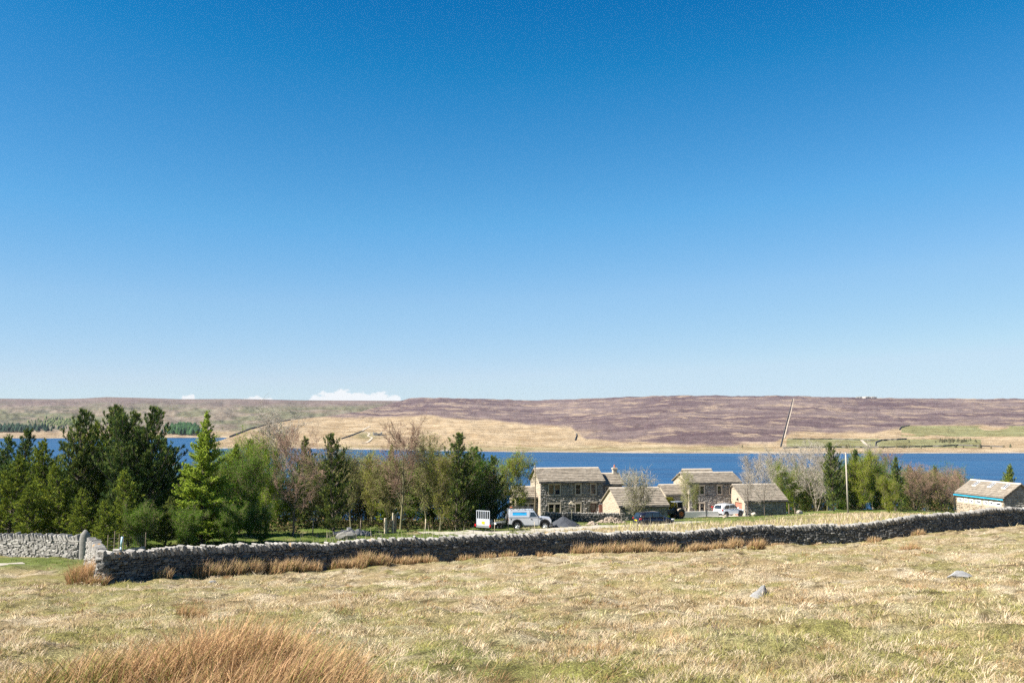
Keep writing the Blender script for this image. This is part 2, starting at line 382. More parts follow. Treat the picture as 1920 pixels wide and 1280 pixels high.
# colour of the sward: straw, bleached straw, bronze and green patches, the same for soil and blades
STRAW, PALE, BRONZE, GREEN, LUSH = [np.array(c) for c in ((0.55, 0.42, 0.245), (0.76, 0.625, 0.44), (0.33, 0.21, 0.105), (0.335, 0.325, 0.10), (0.14, 0.225, 0.035))]
def lushness(x, y):
    """where the grass is short and green"""
    px = x / np.maximum(y, 1) * F / 1.0032 + 960
    wl_ = wall_line_y(x)
    behind = ((y > wl_ + 0.3) & (x > -17.5)) | ((y > 57) & (px > 185)) | (y > 66)
    g = np.zeros_like(x)
    g = np.maximum(g, sstep(47, 54, y) * sstep(62, 58, y) * sstep(-15, -22, x) * 0.85)
    g = np.maximum(g, np.where(behind, sstep(1120, 900, px) * 0.95 * (y > 60), 0))                         # lawn by the copse
    g = np.maximum(g, np.where(behind & (y > 106), 0.8 * sstep(1560, 1400, px), 0))
    g = np.maximum(g, np.where(behind & (y > 118), 0.9, 0))
    g = np.maximum(g, np.where(~behind, sstep(6.5, 1.5, wl_ - y) * sstep(1480, 1620, px) * 0.7, 0))              # green strip under the wall, right
    g = np.maximum(g, 0.30 * np.exp(-(((x + 0.6) / 2.6) ** 2 + ((y - 13.5) / 2.6) ** 2)))
    return g
def bare(x, y):
    """small gaps in the sward where dark dead thatch and soil show"""
    return sstep(.63, .70, fbm(x / .30, y / .22, 201, 3)) * sstep(.40, .55, fbm(x / 3.0, y / 3.0, 203, 2))
def sward(x, y):
    a = fbm(x / 0.9, y / 0.9, 11, 4)[..., None]; b = fbm(x / 0.40, y / 0.40, 23, 3)[..., None]; c = fbm(x / 2.6, y / 2.6, 31, 4)[..., None]
    col = STRAW + (PALE - STRAW) * sstep(0.46, 0.66, a)
    col = col + (BRONZE - col) * sstep(0.55, 0.75, b) * 0.55
    col = col + (GREEN - col) * sstep(0.46, 0.62, c) * 0.72 * (0.4 + 0.6 * sstep(0.4, 0.6, b[..., :]))
    near = sstep(26, 11, y)[..., None]
    col = col + (GREEN - col) * near * sstep(0.42, 0.56, fbm(x / 1.1, y / 1.1, 41, 3))[..., None] * 0.75
    left = (sstep(-6, -16, x) * sstep(8, 25, y))[..., None]
    col = col + (GREEN * 0.9 - col) * left * sstep(0.38, 0.58, fbm(x / 1.8, y / 1.8, 47, 3))[..., None] * 0.6
    col = col + (np.array((.10, .068, .035)) - col) * bare(x, y)[..., None] * .9
    g = lushness(x, y)[..., None]
    return col + (LUSH - col) * g * sstep(0.28, 0.50, fbm(x / 1.6, y / 1.6, 53, 3) + 0.10)[..., None]

def build_ground():
    ys = [-14.0]
    while ys[-1] < 430: ys.append(ys[-1] + 0.11 + 0.0058 * max(0, ys[-1] + 4))
    ys = np.array(ys); s = np.linspace(-1, 1, 430)
    X = s[None, :] * (16 + 0.64 * np.maximum(ys, 0))[:, None]; Y = np.repeat(ys[:, None], len(s), 1)
    Z = gz(X, Y); n, m = X.shape
    V = np.stack([X, Y, Z], -1).reshape(-1, 3)
    i = (np.arange(n - 1)[:, None] * m + np.arange(m - 1)[None, :]).ravel()
    Fc = np.stack([i, i + 1, i + m + 1, i + m], 1)
    me = amesh('ground', V, Fc, sward(X, Y).reshape(-1, 3), True)
    mt, nt, b, o = newmat('moorland turf')
    a = nt.nodes.new('ShaderNodeVertexColor'); a.layer_name = 'Col'
    pos = nt.nodes.new('ShaderNodeNewGeometry').outputs['Position']
    f = noise(nt, 7, 6, 0.75, pos); f2 = noise(nt, 28, 4, 0.7, pos)
    c = mixc(nt, ramp(nt, f, [(0.32, 0.0), (0.7, 1.0)]), mixc(nt, 1.0, a.outputs[0], (0.45, 0.46, 0.40), 'MULTIPLY'), a.outputs[0])
    c = mixc(nt, ramp(nt, f2, [(0.40, 0.75), (0.6, 0.0)]), c, (0.06, 0.047, 0.025))
    nt.links.new(c, b.inputs['Base Color']); b.inputs['Roughness'].default_value = 1; b.inputs['Specular IOR Level'].default_value = 0.05
    bump(nt, b, f2, 0.9, 0.05)
    link('ground', me, mt, kind='structure')
build_ground()

# ------------------------------------------------------------------ reservoir
def build_water():
    mt, nt, b, o = newmat('wind-ruffled water')
    pos = nt.nodes.new('ShaderNodeNewGeometry').outputs['Position']
    w1 = noise(nt, 0.22, 4, 0.65, pos, stretch=(0.6, 1.0, 1)); w2 = noise(nt, 0.018, 3, 0.6, pos, stretch=(0.35, 1.6, 1))
    b.inputs['Roughness'].default_value = 0.30; b.inputs['IOR'].default_value = 1.333; b.inputs['Specular IOR Level'].default_value = 0.22
    deep = mixc(nt, ramp(nt, w2, [(0.40, 0.0), (0.60, 1.0)]), (0.001, 0.026, 0.085), (0.002, 0.046, 0.125))
    cap = noise(nt, 0.16, 5, 0.72, pos, stretch=(0.45, 1.0, 1))
    c = mixc(nt, ramp(nt, cap, [(0.715, 0.0), (0.74, 0.75)]), deep, (0.7, 0.75, 0.8))
    nt.links.new(c, b.inputs['Base Color'])
    bump(nt, b, w1, 0.25, 0.6)
    X0, X1 = -2200, 2200
    me = amesh('reservoir', [(X0, 240, WATER_Z), (X1, 240, WATER_Z), (X1, 2600, WATER_Z), (X0, 2600, WATER_Z)], np.array([[0, 1, 2, 3]]))
    link('reservoir_water', me, mt, kind='structure')
build_water()

# ------------------------------------------------------------------ far moors
SHORE = [(380, 842), (470, 839), (600, 841), (760, 844), (926, 846.5), (1200, 849), (1500, 850), (1920, 849), (2200, 849)]
RIDGE = [(380, 836), (418, 824), (470, 804), (523, 790.5), (600, 781), (677, 771), (722, 759), (768, 746), (860, 746), (930, 748), (1000, 750), (1070, 748), (1200, 743), (1260, 741), (1480, 742),
         (1560, 744), (1640, 746), (1750, 747), (1920, 747), (2200, 748)]
RIDGE_Y = [(380, 1250), (418, 1350), (523, 1900), (677, 2600), (768, 3600), (1000, 3700), (1300, 3300), (2200, 3300)]
TAN_TOP = [(380, 700), (526, 760), (560, 786), (600, 784), (677, 782), (812, 780), (900, 788), (966, 795), (1069, 801), (1085, 812), (1100, 824), (1250, 832), (1330, 836), (1450, 832), (1480, 812), (1640, 812), (1700, 800), (1760, 796), (1920, 800), (2200, 800)]
def _ys(px): return WATER_Z / at(px, float(interp(px, SHORE)), 1.0).z
def moor_t(px, t):
    """a point of the near moor: t = 0 at the water's edge, 1 on the skyline"""
    px = np.asarray(px, float); t = np.asarray(t, float)
    s = interp(px, SHORE); r = interp(px, RIDGE)
    vs = (640 - s) / F; ys = WATER_Z / ((math.sin(PITCH) + vs * math.cos(PITCH)) / (math.cos(PITCH) - vs * math.sin(PITCH)))
    yr = interp(px, RIDGE_Y); Y = ys * (yr / ys) ** t
    und = (fbm(px / 130, t * 3.0, 61, 4) - 0.5) * 9 * np.sin(np.pi * np.clip(t, 0, 1)) + (fbm(px / 14, t * 18, 63, 3) - 0.5) * 3.0 * np.clip(t * 6, 0, 1)
    py = s + (r - s) * t + und * np.clip((s - r) / 90, 0, 1)
    v = (640 - py) / F; dy = math.cos(PITCH) - v * math.sin(PITCH); dz = math.sin(PITCH) + v * math.cos(PITCH)
    return np.stack([(px - 960) / F * Y / dy, Y, dz * Y / dy], -1), py
def moor(px, py):
    t = np.linspace(0, 1, 240); P, q = moor_t(np.full(240, px), t); i = int(np.argmin(np.abs(q - py))); return Vector(P[i])

HEATHER, TAN, PASTURE, SAND = [np.array(c) for c in ((0.105, 0.062, 0.06), (0.375, 0.292, 0.19), (0.20, 0.21, 0.10), (0.38, 0.32, 0.25))]
def moor_material():
    mt, nt, b, o = newmat('heather moor and bent grass')
    a = nt.nodes.new('ShaderNodeVertexColor'); a.layer_name = 'Col'
    m = nt.nodes.new('ShaderNodeVertexColor'); m.layer_name = 'Mask'
    sp = nt.nodes.new('ShaderNodeSeparateColor'); nt.links.new(m.outputs[0], sp.inputs[0])
    pos = nt.nodes.new('ShaderNodeNewGeometry').outputs['Position']
    h1 = noise(nt, 0.013, 8, 0.72, pos, stretch=(1, 0.7, 1)); h2 = noise(nt, 0.06, 6, 0.75, pos); h3 = noise(nt, 0.0032, 4, 0.6, pos, stretch=(1.0, 1.6, 1))
    hm = ramp(nt, h1, [(0.405, 0.0), (0.465, 1.0)])
    mul = nt.nodes.new('ShaderNodeMath'); mul.operation = 'MULTIPLY'; nt.links.new(hm, mul.inputs[0]); nt.links.new(sp.outputs[0], mul.inputs[1])
    heath = mixc(nt, h2, (0.046, 0.029, 0.034), (0.135, 0.095, 0.10))
    heath = mixc(nt, ramp(nt, h3, [(0.4, 0.0), (0.6, 0.6)]), heath, (0.22, 0.17, 0.15))
    base = mixc(nt, ramp(nt, noise(nt, 0.022, 7, 0.75, pos), [(0.40, 0.9), (0.58, 0.0)]), a.outputs[0], mixc(nt, 1.0, a.outputs[0], (0.62, 0.55, 0.46), 'MULTIPLY'))
    hb = nt.nodes.new('ShaderNodeMath'); hb.operation = 'MULTIPLY'; nt.links.new(sp.outputs[0], hb.inputs[0]); hb.inputs[1].default_value = 0.5
    base = mixc(nt, hb.outputs[0], base, (0.22, 0.165, 0.15))
    c = mixc(nt, mul.outputs[0], base, heath)
    nt.links.new(c, b.inputs['Base Color']); b.inputs['Roughness'].default_value = 1; b.inputs['Specular IOR Level'].default_value = 0.0
    bump(nt, b, h2, 0.8, 9.0)
    return mt
M['moor'] = moor_material()
def mask_attr(me, val):
    a = me.color_attributes.new('Mask', 'FLOAT_COLOR', 'POINT'); c = np.ones((len(val), 4), np.float32); c[:, 0] = val; a.data.foreach_set('color', c.ravel())
def build_moor():
    px = np.linspace(380, 2200, 720); t = np.linspace(0, 1, 170)
    PX, T = np.meshgrid(px, t); P, PY = moor_t(PX, T)
    n, m = PX.shape
    # beyond the skyline the ground runs on and falls, below the water's edge it goes under
    back = P[-1].copy(); back[:, 0] *= 1.5; back[:, 1] *= 1.5; back[:, 2] = back[:, 2] * 0.6 - 40
    front = P[0].copy(); front[:, 1] -= 60; front[:, 2] -= 6
    P = np.concatenate([front[None], P, back[None]]); PX = np.concatenate([PX[:1], PX, PX[-1:]]); PY = np.concatenate([PY[:1], PY, PY[-1:]]); n += 2
    w = (fbm(PX / 40, PY / 8, 71, 3) - 0.5) * 9
    heather = sstep(-2, 5, interp(PX, TAN_TOP) - (PY + w))
    col = TAN[None, None] * (0.85 + 0.35 * fbm(PX / 35, PY / 5, 73, 4)[..., None])
    gfield = ((PX > 1474) & (PX < 1648) & (PY > 822) & (PY < 840)) | ((PX > 1646) & (PX < 1840) & (PY > 823) & (PY < 839)) | ((PX > 1690) & (PY > 798) & (PY < 818) & (fbm(PX / 60, PY / 9, 75, 2) > 0.42))
    g = gfield * 0.85 + sstep(832, 842, PY) * 0.45 * fbm(PX / 50, PY / 6, 77, 3) * ((PX > 600) & (PX < 1450)) * 1.6
    g = np.maximum(g, 0.7 * np.exp(-((PX - 685) / 22) ** 2 - ((PY - 817) / 7) ** 2))
    col = col + (PASTURE - col) * np.clip(g, 0, 1)[..., None]
    heather = np.where(gfield, 0, heather)
    sh = interp(PX, SHORE)
    col = col + (SAND - col) * sstep(4.5, 1.5, sh - PY)[..., None]
    heather = heather * sstep(6, 14, sh - PY)
    i = (np.arange(n - 1)[:, None] * m + np.arange(m - 1)[None, :]).ravel()
    me = amesh('moor', P.reshape(-1, 3), np.stack([i, i + 1, i + m + 1, i + m], 1), col.reshape(-1, 3), True)
    mask_attr(me, heather.reshape(-1))
    link('heather_moor_hill', me, M['moor'], kind='structure')

    # the farther side of the valley, left
    px = np.linspace(-260, 900, 460); t = np.linspace(0, 1, 140); PX, T = np.meshgrid(px, t)
    s = np.full(PX.shape, 821.0) - (PX > 250) * 1.0
    r = interp(PX, [(-260, 749), (0, 747), (100, 748), (150, 747), (200, 744), (260, 745.5), (340, 748), (440, 747.5), (560, 750), (900, 752)])
    YS = 32 / ((s - 790) / F); YR = 3900.0
    Y = YS * (YR / YS) ** T
    PY = s + (r - s) * T ** 0.85 + ((fbm(PX / 45, T * 4, 81, 4) - 0.5) * 19 + (fbm(PX / 12, T * 12, 83, 3) - 0.5) * 5) * np.sin(np.pi * T) ** 0.8
    v = (640 - PY) / F; dy = math.cos(PITCH) - v * math.sin(PITCH); dz = math.sin(PITCH) + v * math.cos(PITCH)
    P = np.stack([(PX - 960) / F * Y / dy, Y, dz * Y / dy], -1)
    back = P[-1].copy(); back[:, :2] *= 1.25; back[:, 2] = back[:, 2] * 0.5 - 60
    front = P[0].copy(); front[:, 1] -= 90; front[:, 2] -= 8
    P = np.concatenate([front[None], P, back[None]]); PX = np.concatenate([PX[:1], PX, PX[-1:]]); PY = np.concatenate([PY[:1], PY, PY[-1:]]); T = np.concatenate([T[:1], T, T[-1:]])
    n, m = PX.shape
    OLIVE, ROUGH, PURP = np.array((0.135, 0.145, 0.085)), np.array((0.20, 0.175, 0.135)), np.array((0.115, 0.095, 0.115))
    a = fbm(PX / 60, PY / 7, 85, 4)
    col = ROUGH + (OLIVE - ROUGH) * sstep(0.42, 0.6, a)[..., None]
    col = col + (PURP - col) * sstep(766, 752, PY + (fbm(PX / 70, PY / 4, 87, 3) - .5) * 12)[..., None] * 0.45
    col = col + (np.array((0.07, 0.085, 0.06)) - col) * (sstep(0.58, 0.64, fbm(PX / 26, PY / 5, 89, 3)) * (PX < 130) * sstep(762, 772, PY) * sstep(800, 792, PY))[..., None] * 0.85
    col = col + (TAN * 1.1 - col) * sstep(804, 812, PY)[..., None] * 0.8
    i = (np.arange(n - 1)[:, None] * m + np.arange(m - 1)[None, :]).ravel()
    me = amesh('far valley side', P.reshape(-1, 3), np.stack([i, i + 1, i + m + 1, i + m], 1), col.reshape(-1, 3), True)
    mask_attr(me, (0.35 * sstep(768, 755, PY) + 0.15).reshape(-1))
    link('valley_side_hill', me, M['moor'], kind='structure')
    return P, PX, PY
FARP, FARPX, FARPY = build_moor()
def far(px, py):
    j = int(np.argmin(np.abs(FARPX[1] - px))); i = int(np.argmin(np.abs(FARPY[1:-1, j] - py))) + 1; return Vector(FARP[i, j])
# ------------------------------------------------------------------ dry stone walls
def chamfer_box(rng, jit=0.06, ch=0.16):
    """a unit stone, 44 triangles, corners knocked off and uneven"""
    V, idx = [], {}
    for sx in (-1, 1):
        for sy in (-1, 1):
            for sz in (-1, 1):
                for ax in range(3):
                    p = [sx * 0.5, sy * 0.5, sz * 0.5]
                    for k in range(3):
                        if k != ax: p[k] *= 1 - 2 * ch * rng.uniform(0.5, 1.5)
                    idx[(sx, sy, sz, ax)] = len(V); V.append([c + rng.uniform(-jit, jit) * 0.5 for c in p])
    Fc = []
    s = (-1, 1)
    for ax in range(3):
        o = [k for k in range(3) if k != ax]
        for sg in s:
            q = []
            for a, b in ((-1, -1), (1, -1), (1, 1), (-1, 1)):
                t = [0, 0, 0]; t[ax] = sg; t[o[0]] = a; t[o[1]] = b; q.append(idx[(*t, ax)])
            flip = (sg > 0) != (ax != 1)
            Fc.append(tuple(q[::-1]) if flip else tuple(q))
    for ax in range(3):
        o = [k for k in range(3) if k != ax]
        for a in s:
            for b in s:
                def vi(sgn, face):
                    t = [0, 0, 0]; t[ax] = sgn; t[o[0]] = a; t[o[1]] = b; return idx[(*t, face)]
                q = [vi(-1, o[0]), vi(1, o[0]), vi(1, o[1]), vi(-1, o[1])]; Fc.append(tuple(q))
    for a in s:
        for b in s:
            for c in s: Fc.append((idx[(a, b, c, 0)], idx[(a, b, c, 1)], idx[(a, b, c, 2)]))
    me = bpy.data.meshes.new('t'); me.from_pydata(V, [], Fc)
    import bmesh
    bm = bmesh.new(); bm.from_mesh(me); bmesh.ops.recalc_face_normals(bm, faces=bm.faces); bm.to_mesh(me); bm.free()
    Fc = [tuple(p.vertices) for p in me.polygons]; bpy.data.meshes.remove(me)
    return np.array(V), Fc
_rs = random.Random(5)
STONES = [chamfer_box(_rs, 0.17, 0.10) for _ in range(10)]
def _stone_faces():
    q = [i for i, f in enumerate(STONES[0][1])]
    return q
def cope_shape(rng):
    """an upright slab with a rounded back: x along the wall, y across, z up from 0"""
    pr = [(-.5, 0), (.5, 0), (.52, .80), (.46, .96), (.05, 1.0), (-.44, .95), (-.52, .78)]
    pr = [(a + rng.uniform(-.07, .07), b + (rng.uniform(-.07, .07) if b > 0 else 0)) for a, b in pr]
    V = []; k = len(pr)
    for x, sh in ((-.5, .86), (-.3, 1.0), (.3, 1.0), (.5, .86)):
        V += [(x + rng.uniform(-.08, .08), a * sh, b * (sh * .5 + .5)) for a, b in pr]
    Fc = [tuple(range(k)), tuple(range(4 * k - 1, 3 * k - 1, -1))]
    for r in range(3):
        for i in range(k): j = (i + 1) % k; Fc.append((r * k + j, r * k + i, r * k + k + i, r * k + k + j))
    return np.array(V), Fc
COPES = [cope_shape(_rs) for _ in range(8)]
class Inst:
    """stones placed by matrix; the nearest become parts of their own, the rest are joined"""
    def __init__(s, shapes, nm): s.sh = shapes; s.items = []; s.nm = nm; s.me = None
    def put(s, k, mat): s.items.append((k, mat))
    def flush(s, root, name, restname, mat, limit):
        s.items.sort(key=lambda it: it[1].translation.length)
        inv = root.matrix_basis.inverted()
        if limit:
            if s.me is None:
                s.me = []
                for V, Fc in s.sh:
                    me = bpy.data.meshes.new(s.nm); me.from_pydata([tuple(v) for v in V], [], Fc); me.update(); s.me.append(me)
            for k, m in s.items[:limit]:
                o = link(name, s.me[k], mat, root); o.matrix_basis = inv @ m
        rest = s.items[limit:]
        if rest:
            Vs, Fq, n = [], {}, 0
            for k, m in rest:
                V, Fc = s.sh[k]; A = np.array(inv @ m)
                Vs.append(V @ A[:3, :3].T + A[:3, 3])
                for f in Fc: Fq.setdefault(len(f), []).append([n + i for i in f])
                n += len(V)
            me = amesh(restname, np.concatenate(Vs), [np.array(f) for f in Fq.values()])
            link(restname, me, mat, root, kind='stuff')
        s.items = []

def resample(pts, step):
    P = np.array(pts, float)
    # Catmull-Rom through the points
    Q = []
    for i in range(len(P) - 1):
        a, b, c, d = P[max(i - 1, 0)], P[i], P[i + 1], P[min(i + 2, len(P) - 1)]
        for t in np.linspace(0, 1, 40, endpoint=False):
            Q.append(0.5 * ((2 * b) + (-a + c) * t + (2 * a - 5 * b + 4 * c - d) * t * t + (-a + 3 * b - 3 * c + d) * t ** 3))
    Q.append(P[-1]); Q = np.array(Q)
    L = np.r_[0, np.cumsum(np.linalg.norm(np.diff(Q, axis=0), axis=1))]
    s = np.arange(0, L[-1], step)
    return np.stack([np.interp(s, L, Q[:, 0]), np.interp(s, L, Q[:, 1])], 1), s, L[-1]

def dry_wall(name, label, pts, side, H=1.4, limit=300, seed=1, scale=1.0, cope_lim=300, faces=(1,), mat='wall_stone', group=None, thick=0.52, lean=0.42, zfun=None):
    """side: +1 stones on the right of the path's direction; faces: which faces are built up of stones"""
    rng = random.Random(seed)
    P, S, L = resample(pts, 0.1)
    zf = zfun or (lambda x, y: gz(x, y))
    Z = zf(P[:, 0], P[:, 1]); ker = np.ones(21) / 21
    Z = np.convolve(np.pad(Z, 10, 'edge'), ker, 'valid')
    T = np.gradient(P, axis=0); T /= np.linalg.norm(T, axis=1)[:, None]
    N = np.stack([T[:, 1], -T[:, 0]], 1) * side
    wob = (fbm(S / 6, S * 0, seed + 3, 3) - 0.5) * 0.10
    H = H * scale if scale != 1 else H
    root = empty(name, (P[0, 0], P[0, 1], Z[0]), 0, label=label, cat='wall', group=group)
    bpy.context.view_layer.update()
    root.matrix_basis = Matrix.Translation(root.location)
    ch = 0.30 * (0.7 if scale < 1 else 1); Hb = H - ch
    def fr(s):
        i = min(len(S) - 1, max(0, s / 0.1)); j = int(i); k = min(j + 1, len(S) - 1); f = i - j
        return P[j] * (1 - f) + P[k] * f, T[j], N[j], Z[j] * (1 - f) + Z[k] * f, wob[j]
    # hearting between the two faces
    W = []
    for i in range(0, len(S), 4):
        for o, h in ((.40, -.35), (.36, -.35), (.26, Hb + wob[i] - .03), (-.26, Hb + wob[i] - .03), (-.40, -.35)):
            o2 = math.copysign(max(0.02, abs(o) * thick / 0.60 - 0.10), o)
            W.append((P[i, 0] + N[i, 0] * o2 - root.location.x, P[i, 1] + N[i, 1] * o2 - root.location.y, Z[i] + h - root.location.z))
    k = len(W) // 5
    Fc = [(a * 5 + b, a * 5 + (b + 1) % 5, a * 5 + 5 + (b + 1) % 5, a * 5 + 5 + b) for a in range(k - 1) for b in range(5)]
    Fc4 = np.array(Fc + [(0, 1, 2, 3), ((k - 1) * 5, (k - 1) * 5 + 3, (k - 1) * 5 + 2, (k - 1) * 5 + 1)])
    link('hearting', amesh('hearting', W, Fc4), M['core'], root)
    st = Inst(STONES, 'stone')
    for fc in faces:
        h = -0.12
        while h < Hb - 0.03:
            ch_ = rng.uniform(0.075, 0.145) * scale * (1.15 if h < 0.3 else 1.0)
            s = rng.uniform(-.2, 0)
            while s < L:
                ln = rng.uniform(0.14, 0.38) * scale
                if rng.random() < 0.12: ln *= 1.5
                p, t, nn, z, w = fr(s + ln / 2)
                hh = h + ch_ / 2 + w * (h / Hb) + rng.uniform(-.015, .015)
                through = rng.random() < 0.012 and 0.35 < h < 0.8
                batter = thick / 2 * (1.06 - 0.42 * max(0, h) / max(Hb, .1)) if scale >= 1 else thick / 2
                prot = rng.uniform(-.05, .05) * scale + (0.13 if through else 0)
                c = p + nn * fc * (batter - 0.10 + prot)
                hs = rng.uniform(.80, .98)
                if rng.random() < .16: hs *= rng.uniform(1.4, 1.9); c = c + nn * fc * .035
                mt = Matrix.Translation((c[0], c[1], z + hh)) @ Matrix.Rotation(math.atan2(t[1], t[0]) + rng.gauss(0, .06), 4, 'Z') @ Matrix.Rotation(rng.gauss(0, .05), 4, 'Y') @ Matrix.Diagonal((ln * .94, 0.24, ch_ * hs, 1))
                st.put(rng.randrange(len(STONES)), mt)
                s += ln
            h += ch_ * 0.97
    st.flush(root, 'stone', 'far_stones', M[mat], limit)
    cp = Inst(COPES, 'cope_stone'); s = 0.0
    while s < L:
        th = rng.uniform(.11, .24) * scale
        p, t, nn, z, w = fr(s + th / 2)
        ln = rng.gauss(lean, .13)
        mt = Matrix.Translation((p[0], p[1], z + Hb + w - 0.07 + rng.uniform(-.02, .02))) @ Matrix.Rotation(math.atan2(t[1], t[0]) + rng.gauss(0, .09), 4, 'Z') @ Matrix.Rotation(-ln, 4, 'Y') @ Matrix.Diagonal((th * .74, thick * rng.uniform(.68, .92), (ch + .09) * rng.uniform(.78, 1.14), 1))
        cp.put(rng.randrange(len(COPES)), mt); s += th * .97
    cp.flush(root, 'cope_stone', 'far_cope_stones', M['cope_stone'], cope_lim)
    return root

dry_wall('dry_stone_wall', 'long grey dry stone wall with slanted cope stones crossing the straw field', WALL_PTS, 1, 1.42, seed=2, mat='wall_stone_shade')
dry_wall('dry_stone_wall', 'short sunlit wall end running back from the corner towards the gateway', RET_PTS, -1, 1.45, seed=3, faces=(1, -1), lean=-0.25)
dry_wall('dry_stone_wall', 'pale sunlit dry stone wall at the far left ending at a rounded gatepost', LEFT_PTS, 1, 1.4, seed=4)

# big rounded stone gatepost closing the left wall
def gatepost():
    x, y = pxY(172, 59.6); z = g1(x, y)
    mb = MB(); rng = random.Random(8); secs = []
    for i in range(9):
        t = i / 8; zz = -.3 + 1.95 * t
        w = .30 if t < .72 else .30 * math.sqrt(max(0.02, 1 - ((t - .72) / .285) ** 2))
        secs.append([(w * math.cos(a) * (1.05 + rng.uniform(-.03, .03)), .20 * math.sin(a) * min(1, .55 + w), zz) for a in [k * math.pi / 6 + .26 for k in range(12)]])
    mb.loft(secs)
    mb.build('stone_gatepost', M['cope_stone'], None, True, loc=(x, y, z), rz=R(20), label='big round-topped stone gatepost at the end of the left wall', cat='gatepost')
gatepost()

# ------------------------------------------------------------------ boulders
def boulder(name, label, cat, loc, size, seed, rz=0, mat='boulder', pts=None, group=None):
    import bmesh
    rng = random.Random(seed); bm = bmesh.new()
    for p in (pts or []): bm.verts.new((p[0] * size[0], p[1] * size[1], p[2] * size[2]))
    for _ in range(14 if pts else 40):
        v = Vector((rng.gauss(0, 1), rng.gauss(0, 1), rng.gauss(0, 1))).normalized() * rng.uniform(.42, .52)
        if pts: v *= 0.62
        bm.verts.new((v.x * size[0], v.y * size[1], (v.z * (.7 if pts else 1)) * size[2]))
    bmesh.ops.convex_hull(bm, input=bm.verts); bmesh.ops.delete(bm, geom=[v for v in bm.verts if not v.link_faces], context='VERTS')
    bmesh.ops.subdivide_edges(bm, edges=bm.edges, cuts=2, use_grid_fill=True)
    for v in bm.verts:
        n = fbm(np.array([v.co.x * 5 / max(size) + seed]), np.array([v.co.y * 5 / max(size) + v.co.z * 7 / max(size)]), seed, 3)[0] - .5
        v.co += v.co.normalized() * n * .10 * max(size)
    bmesh.ops.recalc_face_normals(bm, faces=bm.faces)
    me = bpy.data.meshes.new(name); bm.to_mesh(me); bm.free()
    return link(name, me, M[mat], None, loc, rz, label=label, cat=cat, group=group)
def on_ground(px, py): p = ground_hit(px, py); return Vector((p.x, p.y, g1(p.x, p.y)))
p = on_ground(1427, 1117)
boulder('field_boulder', 'pointed grey boulder alone in the straw field, dark on its right side', 'boulder', p + Vector((0, 0, .05)), (.58, .42, .36), 3, 0, pts=[(-.52, .1, -.1), (.1, -.3, -.2), (.18, .05, .75), (.02, .1, .6), (.45, .1, -.2), (-.2, -.35, -.2)])
p = on_ground(1798, 1079)
boulder('field_boulder', 'low flat pale grey rock in the grass near the right edge', 'boulder', p + Vector((0, 0, .12)), (1.05, .65, .40), 5, .1, pts=[(-.5, -.1, -.1), (.5, .1, 0), (-.1, 0, .5), (.15, .1, .45), (-.3, -.2, .2)], mat='boulder_pale')
p = on_ground(398, 1096)
boulder('field_stone', 'small pale stone lying in the grass before the wall at left', 'stone', p + Vector((0, 0, .03)), (.36, .22, .15), 7)

# ------------------------------------------------------------------ grass
def blades(pos, hd, height, width, lean, colb, colt, rng, segs=2, curl=0.5):
    """pos (n,3) roots, hd (n,) heading of the lean, height, width, lean (n,), colours (n,3) at root and tip"""
    n = len(pos); d = np.stack([np.cos(hd), np.sin(hd), np.zeros(n)], 1)
    sd = rng.uniform(0, 2 * np.pi, n); side = np.stack([np.cos(sd), np.sin(sd), np.zeros(n)], 1) * width[:, None] * 0.5
    Vs, Cs = [], []
    for k in range(segs + 1):
        t = k / segs
        c = pos + d * (height * lean * (t * (1 - curl) + curl * t * t))[:, None] + np.array((0, 0, 1.0)) * (height * (t - 0.35 * curl * lean * t * t))[:, None]
        cc = colb + (colt - colb) * t
        if k < segs:
            w = 1 - 0.55 * t
            Vs += [c - side * w, c + side * w]; Cs += [cc, cc]
        else: Vs.append(c); Cs.append(cc)
    m = 2 * segs + 1
    V = np.stack(Vs, 1).reshape(-1, 3); Cc = np.stack(Cs, 1).reshape(-1, 3)
    b = np.arange(n)[:, None] * m
    Fs = [b + np.array([[2 * k, 2 * k + 1, 2 * k + 3, 2 * k + 2]]) for k in range(segs - 1)]
    q = np.concatenate(Fs) if Fs else np.zeros((0, 4), int)
    t3 = b + np.array([[2 * segs - 2, 2 * segs - 1, 2 * segs]])
    return V, q, t3, Cc
def blade_obj(name, parts, mat, parent=None, **kw):
    n = 0; Vs, Q, T3, Cs = [], [], [], []
    for V, q, t3, c in parts:
        Vs.append(V); Cs.append(c)
        if len(q): Q.append(q + n)
        T3.append(t3 + n); n += len(V)
    fs = ([np.concatenate(Q)] if Q else []) + [np.concatenate(T3)]
    return link(name, amesh(name, np.concatenate(Vs), fs, np.concatenate(Cs)), mat, parent, **kw)

